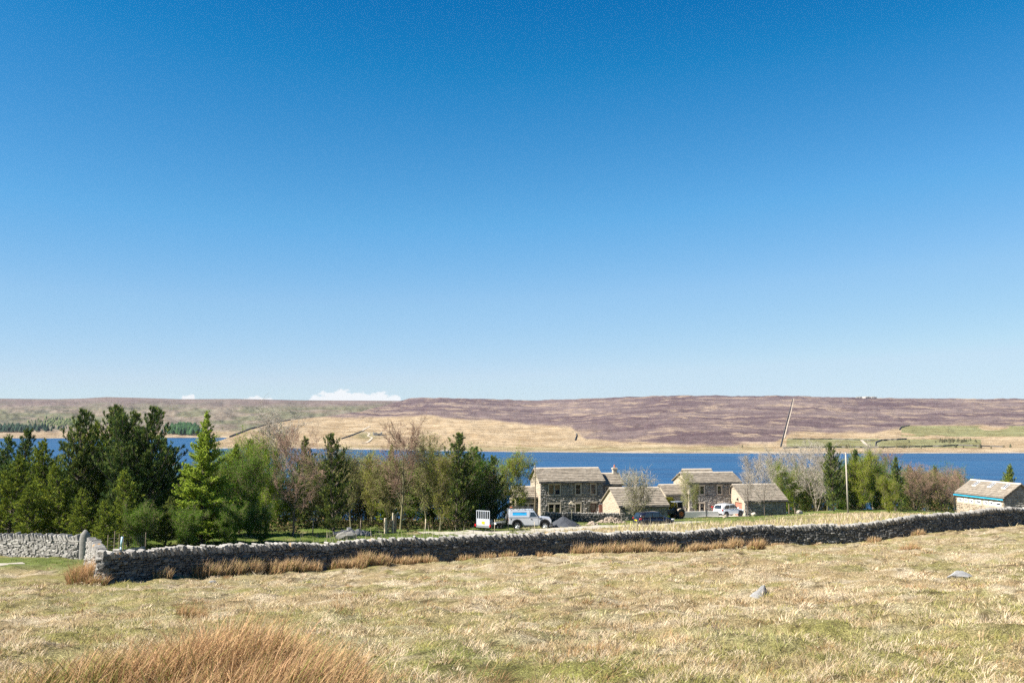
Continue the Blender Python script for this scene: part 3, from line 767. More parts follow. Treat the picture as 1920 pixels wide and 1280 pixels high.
def field_grass():
    rng = np.random.default_rng(4)
    parts = []
    for (N, per, q0, q1, seg) in ((13000, 16, 1 / 26, 1 / 8.0, 2), (21000, 10, 1 / 90, 1 / 24, 1)):
        q = rng.uniform(q0, q1, N); y = 1 / q; x = rng.uniform(-0.58, 0.58, N) * y
        keep = np.where(x > -17.2, y < wall_line_y(x) - 0.45, y < 59.5 + 0 * x) & ~((x < -17.0) & (x > -23) & (y > 44) & (y < 54))
        y, x = y[keep], x[keep]; n = len(x)
        big = sstep(0.45, 0.7, fbm(x / 2.0, y / 2.0, 91, 3)); lush = lushness(x, y)
        X = np.repeat(x, per); Y = np.repeat(y, per); k = len(X)
        R_ = np.repeat(rng.uniform(.5, 1.5, n), per) * (0.07 + 0.0065 * Y)
        rr = np.sqrt(rng.uniform(0, 1, k)); r = R_ * rr; a = rng.uniform(0, 2 * np.pi, k)
        BX, BY = X + r * np.cos(a), Y + r * np.sin(a)
        pos = np.stack([BX, BY, gz(BX, BY) - 0.01], 1)
        hgt = 0.8 * (0.035 + 0.06 * np.repeat(rng.random(n) ** 2, per) + 0.15 * np.repeat(big * rng.random(n) ** 1.5, per)) * (1.15 - .5 * rr) * rng.uniform(0.6, 1.4, k) * (1 - 0.5 * np.repeat(lush, per)) * (1 + 0.012 * Y)
        wid = np.maximum(0.006, 0.00062 * Y) * rng.uniform(0.7, 1.4, k)
        sw = 6.28 * fbm(X / 1.2, Y / 1.2, 95, 2) * 1.2
        hd = np.where(rng.random(k) < 0.25, sw + rng.normal(0, 0.6, k), a)
        ln = (.2 + 1.5 * rr) * rng.uniform(0.5, 1.3, k)
        c = sward(BX, BY); v = rng.uniform(0.78, 1.22, (k, 1)) * (0.9 + 0.2 * rng.random((k, 3)))
        tip = c * v * np.repeat(rng.uniform(.55, 1.3, n), per)[:, None]; lus = np.repeat(lush, per)[:, None]
        straw = PALE * rng.uniform(.7, 1.05, (k, 1)); pick = np.repeat(rng.random(n) < .25, per)[:, None] & (rng.random((k, 1)) < 0.8 * (1 - lus))
        tip = np.where(pick, straw, tip)
        base = tip * 0.68 + 0.32 * (GREEN * 0.75) * rng.uniform(.6, 1.1, (k, 1))
        ok = rng.random(k) > bare(BX, BY) * .92
        parts.append(blades(pos[ok], hd[ok], hgt[ok], wid[ok], ln[ok], base[ok], tip[ok], rng, seg, 0.6))
    # coarse tussocks standing proud of the mat
    N, per = 1700, 40; q = rng.uniform(1 / 75, 1 / 8.5, N); y = 1 / q; x = rng.uniform(-0.58, 0.58, N) * y
    keep = np.where(x > -17.2, y < wall_line_y(x) - 0.8, y < 58) & ~((x < -17.0) & (x > -23) & (y > 43) & (y < 54)) & (lushness(x, y) < .5); x, y = x[keep], y[keep]; n = len(x)
    Rt = rng.uniform(.10, .24, n) * (1 + .012 * y); X, Y, RR = np.repeat(x, per), np.repeat(y, per), np.repeat(Rt, per); k = len(X)
    rr = np.sqrt(rng.random(k)); a = rng.uniform(0, 6.283, k); BX, BY = X + RR * rr * np.cos(a), Y + RR * rr * np.sin(a)
    pos = np.stack([BX, BY, gz(BX, BY) - .02 + .5 * RR * (1 - rr ** 2)], 1)
    hgt = np.repeat(rng.uniform(.05, .15, n), per) * rng.uniform(.6, 1.3, k); pal = np.array([STRAW, PALE, PALE, STRAW * .8, BRONZE * 1.1, GREEN])
    tc = pal[np.repeat(rng.integers(0, 6, n), per)] * np.repeat(rng.uniform(.75, 1.1, n), per)[:, None] * rng.uniform(.75, 1.2, (k, 1))
    parts.append(blades(pos, np.where(rng.random(k) < .3, .3 + rng.normal(0, .5, k), a), hgt, np.maximum(.0065, .00060 * Y) * rng.uniform(.7, 1.4, k), (.3 + 1.3 * rr) * rng.uniform(.5, 1.3, k), tc * .6 + .4 * BRONZE * .8, tc, rng, 2, .7))
    blade_obj('field_grass', parts, M['grass'], label='matted straw and green rough grass covering the field', cat='grass', kind='stuff')
field_grass()

def verge_grass():
    rng = np.random.default_rng(9); N = 12000
    px = rng.uniform(180, 2000, N); lo = wall_line_y((px - 960) / F * 62)
    y = 1 / rng.uniform(1 / 150, 1 / 66, N); x = (px - 960) / F * y
    keep = (y > wall_line_y(x) + 0.6) & (gz0(x, y) > -14.5)
    keep &= ~((px > 1260) & (px < 1400) & (y > 128)) & ~((px > 870) & (px < 1235) & (np.abs(y - track_y(x)) < 2.3))
    x, y, px = x[keep], y[keep], px[keep]; per = 7
    lush = lushness(x, y); X, Y, LU = np.repeat(x, per), np.repeat(y, per), np.repeat(lush, per); k = len(X)
    r = 0.45 * np.sqrt(rng.random(k)); a = rng.uniform(0, 6.28, k); BX, BY = X + r * np.cos(a), Y + r * np.sin(a)
    pos = np.stack([BX, BY, gz(BX, BY) - .02], 1)
    tall = np.where((BY < 104) & (np.repeat(px, per) > 1150), 1, 0.25) * (1 - .7 * sstep(.6, .9, LU))
    hgt = (0.10 + 0.42 * tall) * rng.uniform(.5, 1.3, k); wid = 0.0007 * Y * rng.uniform(.7, 1.3, k)
    c = sward(BX, BY) * rng.uniform(.8, 1.2, (k, 1))
    c = np.where((rng.random((k, 1)) < .5) & (tall[:, None] > .5), PALE * rng.uniform(.7, 1.1, (k, 1)), c)
    c = np.where((rng.random((k, 1)) < .25) & (tall[:, None] > .5), GREEN * 1.2, c)
    p1 = blades(pos, a, hgt, wid, rng.uniform(.1, .8, k), c * .8, c, rng, 1, .4)
    # bleached dead stalks standing behind the wall
    n = 900; px = rng.uniform(560, 1290, n); y = rng.uniform(0, 1, n) ** 1.5 * 26 + wall_line_y((px - 960) / F * 60) + 1.2; x = (px - 960) / F * y
    pos = np.stack([x, y, gz(x, y)], 1); h = rng.uniform(.5, 1.35, n) * (0.8 + .5 * (px > 1150))
    col = np.array((.55, .48, .36)) * rng.uniform(.6, 1.1, (n, 1))
    p2 = blades(pos, rng.uniform(0, 6.28, n), h, np.full(n, .035), rng.uniform(0, .25, n), col, col, rng, 2, .3)
    blade_obj('verge_grass', [p1, p2], M['grass'], label='pale rough grass and dead stalks behind the long wall', cat='grass', kind='stuff')

def rush_clump(cx, cy, rx, ry, n, h, seed, lean=(.2, .8), head=0.2, col=((0.31, 0.175, 0.075), (0.58, 0.385, 0.21)), w=0.006, segs=3, green=.12):
    rng = np.random.default_rng(seed)
    r = np.sqrt(rng.random(n)); a = rng.uniform(0, 6.283, n)
    x = cx + rx * r * np.cos(a); y = cy + ry * r * np.sin(a); pos = np.stack([x, y, gz(x, y) - .03], 1)
    hh = h * (1 - .35 * r ** 2) * rng.uniform(.6, 1.12, n)
    hd = np.where(rng.random(n) < .72, head + rng.normal(0, .75, n), a)
    c1 = np.array(col[0]) * rng.uniform(.5, 1.2, (n, 1)); c2 = np.array(col[1]) * rng.uniform(.6, 1.25, (n, 1)) * (0.94 + .12 * rng.random((n, 3)))
    g = (rng.random((n, 1)) < green); c1 = np.where(g, np.array((.13, .15, .04)), c1); c2 = np.where(g, np.array((.30, .28, .09)), c2)
    return blades(pos, hd, hh, w * rng.uniform(.7, 1.3, n), rng.uniform(lean[0], lean[1], n), c1, c2, rng, segs, .75)
def rushes(label, parts, kind=None, name='rush_clump'):
    blade_obj(name, parts, M['grass'], label=label, cat='rushes', kind=kind)
# ------------------------------------------------------------------ track and yard
def strip(name, pts, width, mat, lift=0.05, res=0.6, cross=8):
    P, S, L = resample(pts, res); T = np.gradient(P, axis=0); T /= np.linalg.norm(T, axis=1)[:, None]; N = np.stack([T[:, 1], -T[:, 0]], 1)
    s = np.linspace(-1, 1, cross); wd = width / 2 * (1 + 0.35 * (fbm(S / 3, S * 0, 7, 3) - .5))
    X = P[:, 0, None] + N[:, 0, None] * s * wd[:, None]; Y = P[:, 1, None] + N[:, 1, None] * s * wd[:, None]
    Z = gz(X, Y) + lift * (1 - 0.9 * s[None] ** 4) ; n, m = X.shape
    i = (np.arange(n - 1)[:, None] * m + np.arange(m - 1)[None, :]).ravel()
    link(name, amesh(name, np.stack([X, Y, Z], -1).reshape(-1, 3), np.stack([i, i + m, i + m + 1, i + 1], 1), None, True), mat, kind='structure')
def track_mat():
    mt, nt, b, o = newmat('gravel track'); pos = nt.nodes.new('ShaderNodeNewGeometry').outputs['Position']
    f = noise(nt, 1.2, 6, .7, pos); g = noise(nt, 14, 4, .7, pos)
    c = mixc(nt, f, (0.30, 0.265, 0.205), (0.44, 0.40, 0.33)); c = mixc(nt, ramp(nt, g, [(.35, .5), (.6, 0.)]), c, (.22, .20, .15))
    c = mixc(nt, ramp(nt, noise(nt, .5, 5, .7, pos), [(.56, 0.), (.66, .8)]), c, (.22, .24, .08))
    nt.links.new(c, b.inputs['Base Color']); b.inputs['Roughness'].default_value = 1; bump(nt, b, g, .6, .03); return mt
M['track'] = track_mat()
_tr = [ground_hit(px, py) for px, py in ((800, 1003), (880, 1000), (960, 997.5), (1040, 993), (1120, 988.5), (1200, 984.5), (1290, 978))]
TRACK = [(p.x, p.y) for p in _tr]
def track_y(x): return np.interp(x, [p[0] for p in TRACK], [p[1] for p in TRACK])
strip('gravel_track', TRACK, 5.0, M['track'])
strip('lane_track', [pxY(-120, 53), pxY(-40, 53.2), pxY(20, 53.6), pxY(72, 54.4)], .8, M['track'], .06)
def yard():
    a = (at(1268, 972, 131), at(1350, 974, 128), at(1372, 956, 142), at(1300, 956, 139.0), at(1262, 958, 136))
    n = 14; X = np.linspace(21.0, 31.5, n); Y = np.linspace(129.5, 140.5, n); XX, YY = np.meshgrid(X, Y)
    XX = XX + (YY - 129.5) * .05; ZZ = gz(XX, YY) + .10
    i = (np.arange(n - 1)[:, None] * n + np.arange(n - 1)[None, :]).ravel()
    link('gravel_yard', amesh('yard', np.stack([XX, YY, ZZ], -1).reshape(-1, 3), np.stack([i, i + 1, i + n + 1, i + n], 1), None, True), M['concrete'], kind='structure')
yard()
verge_grass()

# ------------------------------------------------------------------ rushes
RU = dict(w=.0105, segs=4)
rushes('broad golden brown clump of tall rushes filling the lower left foreground',
       [rush_clump(*pxY(430, 11.2), .95, .75, 2300, .78, 1, **RU), rush_clump(*pxY(560, 10.6), .70, .6, 1500, .74, 2, **RU), rush_clump(*pxY(640, 10.0), .45, .5, 520, .55, 12, **RU), rush_clump(*pxY(330, 10.8), .85, .7, 1300, .66, 3, **RU),
        rush_clump(*pxY(480, 9.9), 1.0, .6, 1100, .68, 4, **RU), rush_clump(*pxY(470, 10.8), 1.3, .9, 420, .95, 40, lean=(.1, .8), **RU)])
rushes('thinner olive brown rushes at the bottom left corner beside the big clump',
       [rush_clump(*pxY(190, 10.4), .9, .7, 900, .50, 5, green=.35, **RU), rush_clump(*pxY(80, 10.2), .7, .6, 420, .40, 6, green=.55, **RU), rush_clump(*pxY(280, 12.0), .6, .4, 420, .46, 7, green=.3, **RU)])
x, y = pxY(174, 43.5)
rushes('ginger rush clump growing against the corner of the wall', [rush_clump(x, y, .75, .7, 1100, 1.25, 8, w=.026, segs=2, lean=(.1, .6)), rush_clump(x + .9, y - 1.0, .45, .4, 380, .75, 9, w=.024, segs=2)])
def wall_rushes():
    rng = random.Random(3); parts = []; i = 0
    for px0, px1, dens, h in ((285, 320, .5, .8), (365, 475, 1.5, .95), (505, 530, 1.3, .9), (540, 600, 1.1, .85), (610, 720, 1.2, .85), (730, 830, .7, .6), (860, 920, .6, .6), (1080, 1180, 1.5, .95), (1185, 1265, 1.5, .9), (1285, 1385, 1.4, .85), (950, 1040, .5, .5), (1600, 1720, .35, .5), (1420, 1500, .3, .35)):
        n = max(1, int((px1 - px0) / 14 * dens))
        for _ in range(n):
            px = rng.uniform(px0, px1); x0 = (px - 960) / F * 55; yy = float(wall_line_y(x0))
            for _k in range(3): x0 = (px - 960) / F * yy; yy = float(wall_line_y(x0)) - rng.uniform(.7, 1.1) / 1.0
            i += 1
            parts.append(rush_clump(x0, yy, .55, .30, 190, h * rng.uniform(.7, 1.15), 100 + i, w=.028, segs=2, lean=(.05, .55), col=((0.38, 0.235, 0.11), (0.60, 0.43, 0.25))))
    rushes('band of ginger rushes along the foot of the long wall', parts, kind='stuff', name='wall_foot_rushes')
wall_rushes()
for lab, px, Y, h in (('round ginger rush clump standing alone below the wall right of centre', 1410, 64.5, 1.0), ('small isolated rush tuft in pale grass below the wall at right', 1693, 53, .7),
                      ('bronze rush tuft between the two field boulders', 1705, 26.5, .30), ('short brown rush tuft in the left field', 375, 24, .42), ('tawny rush tuft low in the middle of the field', 1110, 14.2, .24)):
    x, y = pxY(px, Y); rushes(lab, [rush_clump(x, y, .55 if Y > 40 else .4, .45 if Y > 40 else .35, 420, h, int(px), w=.0005 * Y, segs=2, lean=(.1, .7))])

# ------------------------------------------------------------------ buildings
EST = R(12)       # the houses all stand square to one another
def stonework(mb, O, u, n, poly, openings, rng, sw=(.18, .42), sh=(.13, .24), proud=(.02, .115)):
    """rubble facing: raised stones laid in rows over a wall face. poly = (u0, u1, z0, eave z, apex u, apex z)"""
    u0, u1, z0, ze, ua, za = poly; h = z0
    def inside(a, z):
        if z <= ze: return u0 <= a <= u1
        if za <= ze: return False
        t = (z - ze) / (za - ze); return u0 + (ua - u0) * t <= a <= u1 + (ua - u1) * t
    while h < max(ze, za) - .04:
        ch = rng.uniform(*sh); a = u0 + rng.uniform(-.2, 0)
        while a < u1:
            w = rng.uniform(*sw); x0, x1, y0, y1 = max(u0, a), min(u1, a + w), h, min(h + ch, max(ze, za))
            a += w
            if x1 - x0 < .06 or y1 - y0 < .05: continue
            if not (inside(x0, y1) and inside(x1, y1)): continue
            if any(x1 > o[0] - .1 and x0 < o[1] + .1 and y1 > o[2] - .1 and y0 < o[3] + .12 for o in openings): continue
            g = .014; p = rng.uniform(*proud); b = min(.05, (y1 - y0) * .25)
            x0 += g; x1 -= g; y0 += g; y1 -= g
            base = [(x0, y0), (x1, y0), (x1, y1), (x0, y1)]
            top = [(x0 + b * rng.uniform(.4, 1.6), y0 + b * rng.uniform(.4, 1.6)), (x1 - b * rng.uniform(.4, 1.6), y0 + b * rng.uniform(.4, 1.6)), (x1 - b * rng.uniform(.4, 1.6), y1 - b * rng.uniform(.4, 1.6)), (x0 + b * rng.uniform(.4, 1.6), y1 - b * rng.uniform(.4, 1.6))]
            tilt = [rng.uniform(-.022, .022) for _ in range(4)]
            k = len(mb.v)
            mb.v += [tuple(O + u * q[0] + Vector((0, 0, q[1])) - n * .01) for q in base] + [tuple(O + u * q[0] + Vector((0, 0, q[1])) + n * (p + tl)) for q, tl in zip(top, tilt)]
            mb.f += [(k + 4, k + 5, k + 6, k + 7), (k, k + 1, k + 5, k + 4), (k + 1, k + 2, k + 6, k + 5), (k + 2, k + 3, k + 7, k + 6), (k + 3, k, k + 4, k + 7)]
        h += ch
def wall_face(mb, O, u, n, W, H, openings, apex=None, rev=.16):
    """a wall plane with its openings cut out and their reveals; returns nothing"""
    xs = sorted({0, W, *[o[0] for o in openings], *[o[1] for o in openings]}); zs = sorted({-.6, H, *[o[2] for o in openings], *[o[3] for o in openings]})
    P = lambda a, z, d=0: tuple(O + u * a + Vector((0, 0, z)) - n * d)
    for i in range(len(xs) - 1):
        for j in range(len(zs) - 1):
            cx, cz = (xs[i] + xs[i + 1]) / 2, (zs[j] + zs[j + 1]) / 2
            if any(o[0] < cx < o[1] and o[2] < cz < o[3] for o in openings): continue
            mb.poly([P(xs[i], zs[j]), P(xs[i + 1], zs[j]), P(xs[i + 1], zs[j + 1]), P(xs[i], zs[j + 1])])
    if apex: mb.poly([P(0, H), P(W, H), P(apex[0], apex[1])])
    for a, b, c, d in [o[:4] for o in openings]:
        mb.poly([P(a, c), P(a, d), P(a, d, rev), P(a, c, rev)]); mb.poly([P(b, d), P(b, c), P(b, c, rev), P(b, d, rev)])
        mb.poly([P(a, d), P(b, d), P(b, d, rev), P(a, d, rev)]); mb.poly([P(b, c), P(a, c), P(a, c, rev), P(b, c, rev)])
def oriented_box(mb, O, u, n, a0, a1, z0, z1, d0, d1):
    """box on a wall face: a along it, d outwards"""
    P = lambda a, d, z: tuple(O + u * a + n * d + Vector((0, 0, z)))
    mb.hexa([P(a0, d1, z0), P(a1, d1, z0), P(a1, d0, z0), P(a0, d0, z0), P(a0, d1, z1), P(a1, d1, z1), P(a1, d0, z1), P(a0, d0, z1)])
def window(root, O, u, n, a0, a1, z0, z1, kind, lights=1):
    fm = M['frame_white'] if kind == 'white' else M['frame']
    if kind in ('window', 'white'):
        mb = MB(); t = .055 if kind == 'window' else .13
        oriented_box(mb, O, u, n, a0, a1, z0, z0 + t, -.16, (-.06 if kind == 'window' else .03)); oriented_box(mb, O, u, n, a0, a1, z1 - t, z1, -.16, (-.06 if kind == 'window' else .03))
        oriented_box(mb, O, u, n, a0, a0 + t, z0 + t, z1 - t, -.16, (-.06 if kind == 'window' else .03)); oriented_box(mb, O, u, n, a1 - t, a1, z0 + t, z1 - t, -.16, (-.06 if kind == 'window' else .03))
        if kind == 'window' and z1 - z0 > .9: oriented_box(mb, O, u, n, a0 + t, a1 - t, z0 + (z1 - z0) * .52, z0 + (z1 - z0) * .52 + .04, -.15, -.075)
        f = mb.build('window', fm, root)
        oriented_box(q := MB(), O, u, n, a0 + .01, a1 - .01, z0 + .01, z1 - .01, -.165, -.125); q.build('pane', M['glass'], f)
        if kind == 'white': return
        s = MB(); oriented_box(s, O, u, n, a0 - .12, a1 + .12, z0 - .14, z0 + .003, -.05, .09); s.build('sill', M['frame_white'] if kind == 'white' else M['dressed'], f)
        s = MB(); oriented_box(s, O, u, n, a0 - .14, a1 + .14, z1 - .003, z1 + .20, -.05, .085); s.build('lintel', M['frame_white'] if kind == 'white' else M['dressed'], f)
        for q0, q1 in ((a0 - .11, a0 + .003), (a1 - .003, a1 + .11)):
            s = MB(); oriented_box(s, O, u, n, q0, q1, z0 + .004, z1 - .004, -.05, .08); s.build('jamb', M['frame_white'] if kind == 'white' else M['dressed'], f)
    elif kind == 'door':
        mb = MB(); oriented_box(mb, O, u, n, a0, a1, z0, z1, -.16, -.10); d = mb.build('door', M['door'], root)
        oriented_box(q := MB(), O, u, n, a0 + .12, a1 - .12, z0 + 1.1, z1 - .15, -.10, -.092); q.build('pane', M['glass'], d)
        oriented_box(q := MB(), O, u, n, a1 - .12, a1 - .08, z0 + 1.0, z0 + 1.04, -.10, -.04); q.build('handle', M['steel'], d)
        s = MB(); oriented_box(s, O, u, n, a0 - .14, a1 + .14, z1 - .003, z1 + .20, -.05, .085); s.build('lintel', M['dressed'], d)
    elif kind == 'garage':
        mb = MB(); k = 7
        for i in range(k): oriented_box(mb, O, u, n, a0, a1, z0 + (z1 - z0) * i / k, z0 + (z1 - z0) * (i + .94) / k, -.16, -.09)
        oriented_box(mb, O, u, n, a0, a1, z0, z1, -.17, -.12); d = mb.build('garage_door', M['garage_door'], root)
        s = MB(); oriented_box(s, O, u, n, a0 - .10, a0 + .01, z0, z1 + .1, -.10, .04); oriented_box(s, O, u, n, a1 - .01, a1 + .10, z0, z1 + .1, -.10, .04); oriented_box(s, O, u, n, a0 + .01, a1 - .01, z1 - .01, z1 + .1, -.10, .04)
        s.build('door_frame', M['frame'], d)
def lantern(root, O, u, n, a, z):
    mb = MB(); oriented_box(mb, O, u, n, a - .08, a + .08, z, z + .26, .08, .24); oriented_box(mb, O, u, n, a - .02, a + .02, z + .26, z + .32, 0, .2); mb.build('wall_lamp', M['black'], root)

def building(root, x0, y0, L, D, He, rise, front=(), left=(), mats=('house_stone', 'gable_stone'), mort=('mortar', 'mortar_pale'), seed=1, ov=.22, eave=.28, prefix='', faces='fl', slates=True):
    """a gabled stone block with its long front along x at y0; parts hang from root"""
    rng = random.Random(seed); X, Y, Z = Vector((1, 0, 0)), Vector((0, 1, 0)), Vector((0, 0, 1))
    FO, LO = Vector((x0, y0, 0)), Vector((x0, y0 + D, 0))
    mb = MB(); wall_face(mb, FO, X, -Y, L, He, [o[:4] for o in front])
    mb.build(prefix + 'front_wall', M[mort[0]], root)
    mb = MB(); wall_face(mb, Vector((x0 + L, y0 + D, 0)), -X, Y, L, He, []); mb.build(prefix + 'back_wall', M[mort[0]], root)
    mb = MB(); wall_face(mb, LO, -Y, -X, D, He, [o[:4] for o in left], (D / 2, He + rise)); mb.build(prefix + 'gable_wall', M[mort[1]], root)
    mb = MB(); wall_face(mb, Vector((x0 + L, y0, 0)), Y, X, D, He, [], (D / 2, He + rise))
    mb.build(prefix + 'gable_wall', M[mort[1]], root)
    sb = MB(); stonework(sb, FO, X, -Y, (0, L, -.3, He, 0, He), [o[:4] for o in front], rng); sb.build(prefix + 'stonework', M[mats[0]], root, kind='stuff')
    sb = MB(); stonework(sb, LO, -Y, -X, (0, D, -.3, He, D / 2, He + rise), [o[:4] for o in left], rng, (.28, .6), (.15, .26), (.005, .025))
    if 'r' in faces: stonework(sb, Vector((x0 + L, y0, 0)), Y, X, (0, D, -.3, He, D / 2, He + rise), [], rng, (.22, .5), (.14, .25), (.01, .05))
    sb.build(prefix + 'gable_stonework', M[mats[1]], root, kind='stuff')
    for o in front: window(root, FO, X, -Y, *o[:5])
    for o in left: window(root, LO, -Y, -X, *o[:5])
    # roof: two slabs, stone slates, ridge
    k = rise / (D / 2); mb = MB(); th = .10
    for sg in (0, 1):
        f = (lambda yy: y0 + yy) if not sg else (lambda yy: y0 + D - yy)
        a = (-eave, He - eave * k + .04); b = (D / 2, He + rise + .04)
        q = [(x0 - ov, f(a[0]), a[1]), (x0 + L + ov, f(a[0]), a[1]), (x0 + L + ov, f(b[0]), b[1]), (x0 - ov, f(b[0]), b[1])]
        mb.hexa([*q, *[(p[0], p[1], p[2] + th) for p in q]])
    rf = mb.build(prefix + 'roof', M['slate'], root)
    sl = MB(); ln = math.hypot(D / 2 + eave, rise + eave * k); rows = max(4, int(ln / .38)); ny, nz = (D / 2 + eave) / ln, (rise + eave * k) / ln
    for r in range(rows):
        d0 = ln * r / rows * (1 + .10 * (1 - r / rows)); d1 = min(ln, d0 + ln / rows * 1.35); a = x0 - ov - .02
        while a < x0 + L + ov:
            w = rng.uniform(.28, .62); a1 = min(a + w, x0 + L + ov + .02); t0 = th + .085 + rng.uniform(-.008, .018); t1 = th + .012
            j = rng.uniform(-.03, .03)
            for sg in ((0, 1) if slates else (0,)):
                f = (lambda yy: y0 + yy) if not sg else (lambda yy: y0 + D - yy)
                def pt(xx, d, t): return (xx, f(-eave + d * ny - t * nz * 0), He - eave * k + .04 + d * nz + t)
                q = [pt(a + .01, d0 + j, t0), pt(a1 - .008, d0 + j, t0), pt(a1 - .008, d1, t1), pt(a + .01, d1, t1)]
                sl.hexa([(p[0], p[1], p[2] - .04) for p in q] + q)
            a = a1
    sl.build('slates', M['slate'], rf, kind='stuff')
    rg = MB(); a = x0 - ov
    while a < x0 + L + ov - .1:
        w = min(.6, x0 + L + ov - a); rg.prism([], 0, 0) if False else None
        yc, zc = y0 + D / 2, He + rise + .14
        rg.hexa([(a, yc - .17, zc - .05), (a + w - .015, yc - .17, zc - .05), (a + w - .015, yc + .17, zc - .05), (a, yc + .17, zc - .05), (a, yc - .03, zc + .10), (a + w - .015, yc - .03, zc + .10), (a + w - .015, yc + .03, zc + .10), (a, yc + .03, zc + .10)]); a += w
    rg.build('ridge_stones', M['dressed'], rf)
    gt = MB(); zz = He - eave * k + .02
    gt.box(x0 - ov, x0 + L + ov, y0 - eave - .10, y0 - eave + .02, zz - .08, zz + .02); gt.build('gutter', M['black'], rf)
    return rf
def chimney(root, x, y, z0, z1, w=.55):
    mb = MB(); mb.box(x - w / 2, x + w / 2, y - w / 2, y + w / 2, z0, z1 - .22); mb.box(x - w / 2 - .09, x + w / 2 + .09, y - w / 2 - .09, y + w / 2 + .09, z1 - .22, z1 - .08); mb.box(x - w / 2 - .02, x + w / 2 + .02, y - w / 2 - .02, y + w / 2 + .02, z1 - .08, z1)
    c = mb.build('chimney', M['dressed'], root, bevel=.02)
    MB().tube((x, y, z1), (x, y, z1 + .38), .13, .10, 10).build('chimney_pot', M['garage_door'], c)

def place(px, Y, z): p = at(px, 900, Y); return (p.x, Y, z)
# two-storey house left
h1 = empty('stone_house', place(1013, 128, -12.45), EST, label='two storey stone house with stone slate roof behind the silver off-road car', cat='house')
building(h1, 0, 0, 8.35, 5.5, 4.8, 1.45, front=[(1.1, 1.78, 3.15, 4.4, 'window'), (1.92, 2.6, 3.15, 4.4, 'window'), (4.66, 5.32, 3.15, 4.4, 'window'), (6.7, 7.34, 3.15, 4.4, 'window'),
         (1.1, 1.78, .85, 1.95, 'window'), (1.92, 2.6, .85, 1.95, 'window'), (4.66, 5.32, .85, 1.95, 'window'), (6.68, 7.42, 0, 2.0, 'door')], seed=3)
building(h1, 8.36, 1.3, 3.0, 4.2, 4.3, 1.15, front=[(.75, 1.3, 3.1, 3.85, 'window'), (1.42, 1.97, 3.1, 3.85, 'window')], seed=4, prefix='wing_')
chimney(h1, 11.0, 3.4, 4.6, 6.35)
building(h1, -2.85, 1.4, 2.84, 4.0, 2.75, 1.1, front=[(.9, 1.5, .8, 1.9, 'window'), (1.7, 2.3, .8, 1.9, 'window')], seed=5, prefix='annexe_')
MB().box(7.75, 8.2, -.12, -.02, .5, 1.75).build('notice_board', M['garage_door'], h1)
# flue pipe on its own mast in front of the gable
p = place(1003.5, 126.2, -12.4)
mb = MB(); mb.tube((0, 0, -.3), (0, 0, 6.75), .085, .075, 12)
fl = empty('flue_mast', p, label='tall brown pole with a capped top at the left end of the house', cat='pole'); mb.build('pole', M['wood'], fl, True)
MB().tube((0, 0, 6.75), (0, 0, 7.0), .15, .11, 12).build('cap', M['steel'], fl)
# low outbuilding
ob = empty('stone_outbuilding', place(1161.5, 122, -12.25), EST, label='low stone outbuilding with sunlit gable and slate roof beside the dark car', cat='outbuilding')
building(ob, 0, 0, 6.1, 7.0, 2.05, 1.8, seed=6)
# two-storey house right
h2 = empty('stone_house', place(1291.3, 140, -13.2), EST, label='two storey stone house with sunlit gable behind the white car', cat='house')
building(h2, 0, 0, 7.7, 5.8, 4.66, 1.15, front=[(.92, 1.52, 3.1, 4.22, 'window'), (1.66, 2.26, 3.1, 4.22, 'window'), (4.25, 4.85, 3.1, 4.22, 'window'), (6.1, 6.6, 3.1, 4.22, 'window'),
         (.92, 1.52, .7, 1.85, 'window'), (1.66, 2.26, .7, 1.85, 'window'), (4.3, 4.9, .7, 1.85, 'window')], seed=7)
building(h2, -3.1, 0.6, 3.09, 4.8, 3.05, 1.1, seed=8, prefix='link_')
building(h2, 2.3, 5.82, 4.2, 3.8, 4.55, 1.5, seed=9, prefix='rear_')
mb = MB(); mb.box(3.2, 3.5, -.45, -.12, 1.25, 1.4); mb.build('hanging_basket', M['red'], h2, bevel=.05)
# double garage
gr = empty('stone_garage', place(1395.5, 137, -13.2), EST, label='stone double garage with two terracotta doors in its sunlit gable', cat='garage')
building(gr, 0, 0, 6.1, 7.0, 2.45, 1.85, left=[(.9, 2.9, -.1, 2.1, 'garage'), (3.95, 6.15, -.1, 2.1, 'garage')], seed=10)
for a in (1.9, 5.0): lantern(gr, Vector((0, 7.0, 0)), Vector((0, -1, 0)), Vector((-1, 0, 0)), a, 2.35)
mb = MB(); mb.hexa([(6.1, -.5, 2.25), (7.4, -.5, 1.95), (7.4, 3, 1.95), (6.1, 3, 2.25), (6.1, -.5, 2.33), (7.4, -.5, 2.03), (7.4, 3, 2.03), (6.1, 3, 2.33)]); mb.build('lean_to_roof', M['dark_steel'], gr)
for q in ((6.35, -.35), (7.25, -.35), (7.25, 2.8)): MB().box(q[0] - .05, q[0] + .05, q[1] - .05, q[1] + .05, -.5, 2.0).build('lean_to_post', M['wood'], gr)
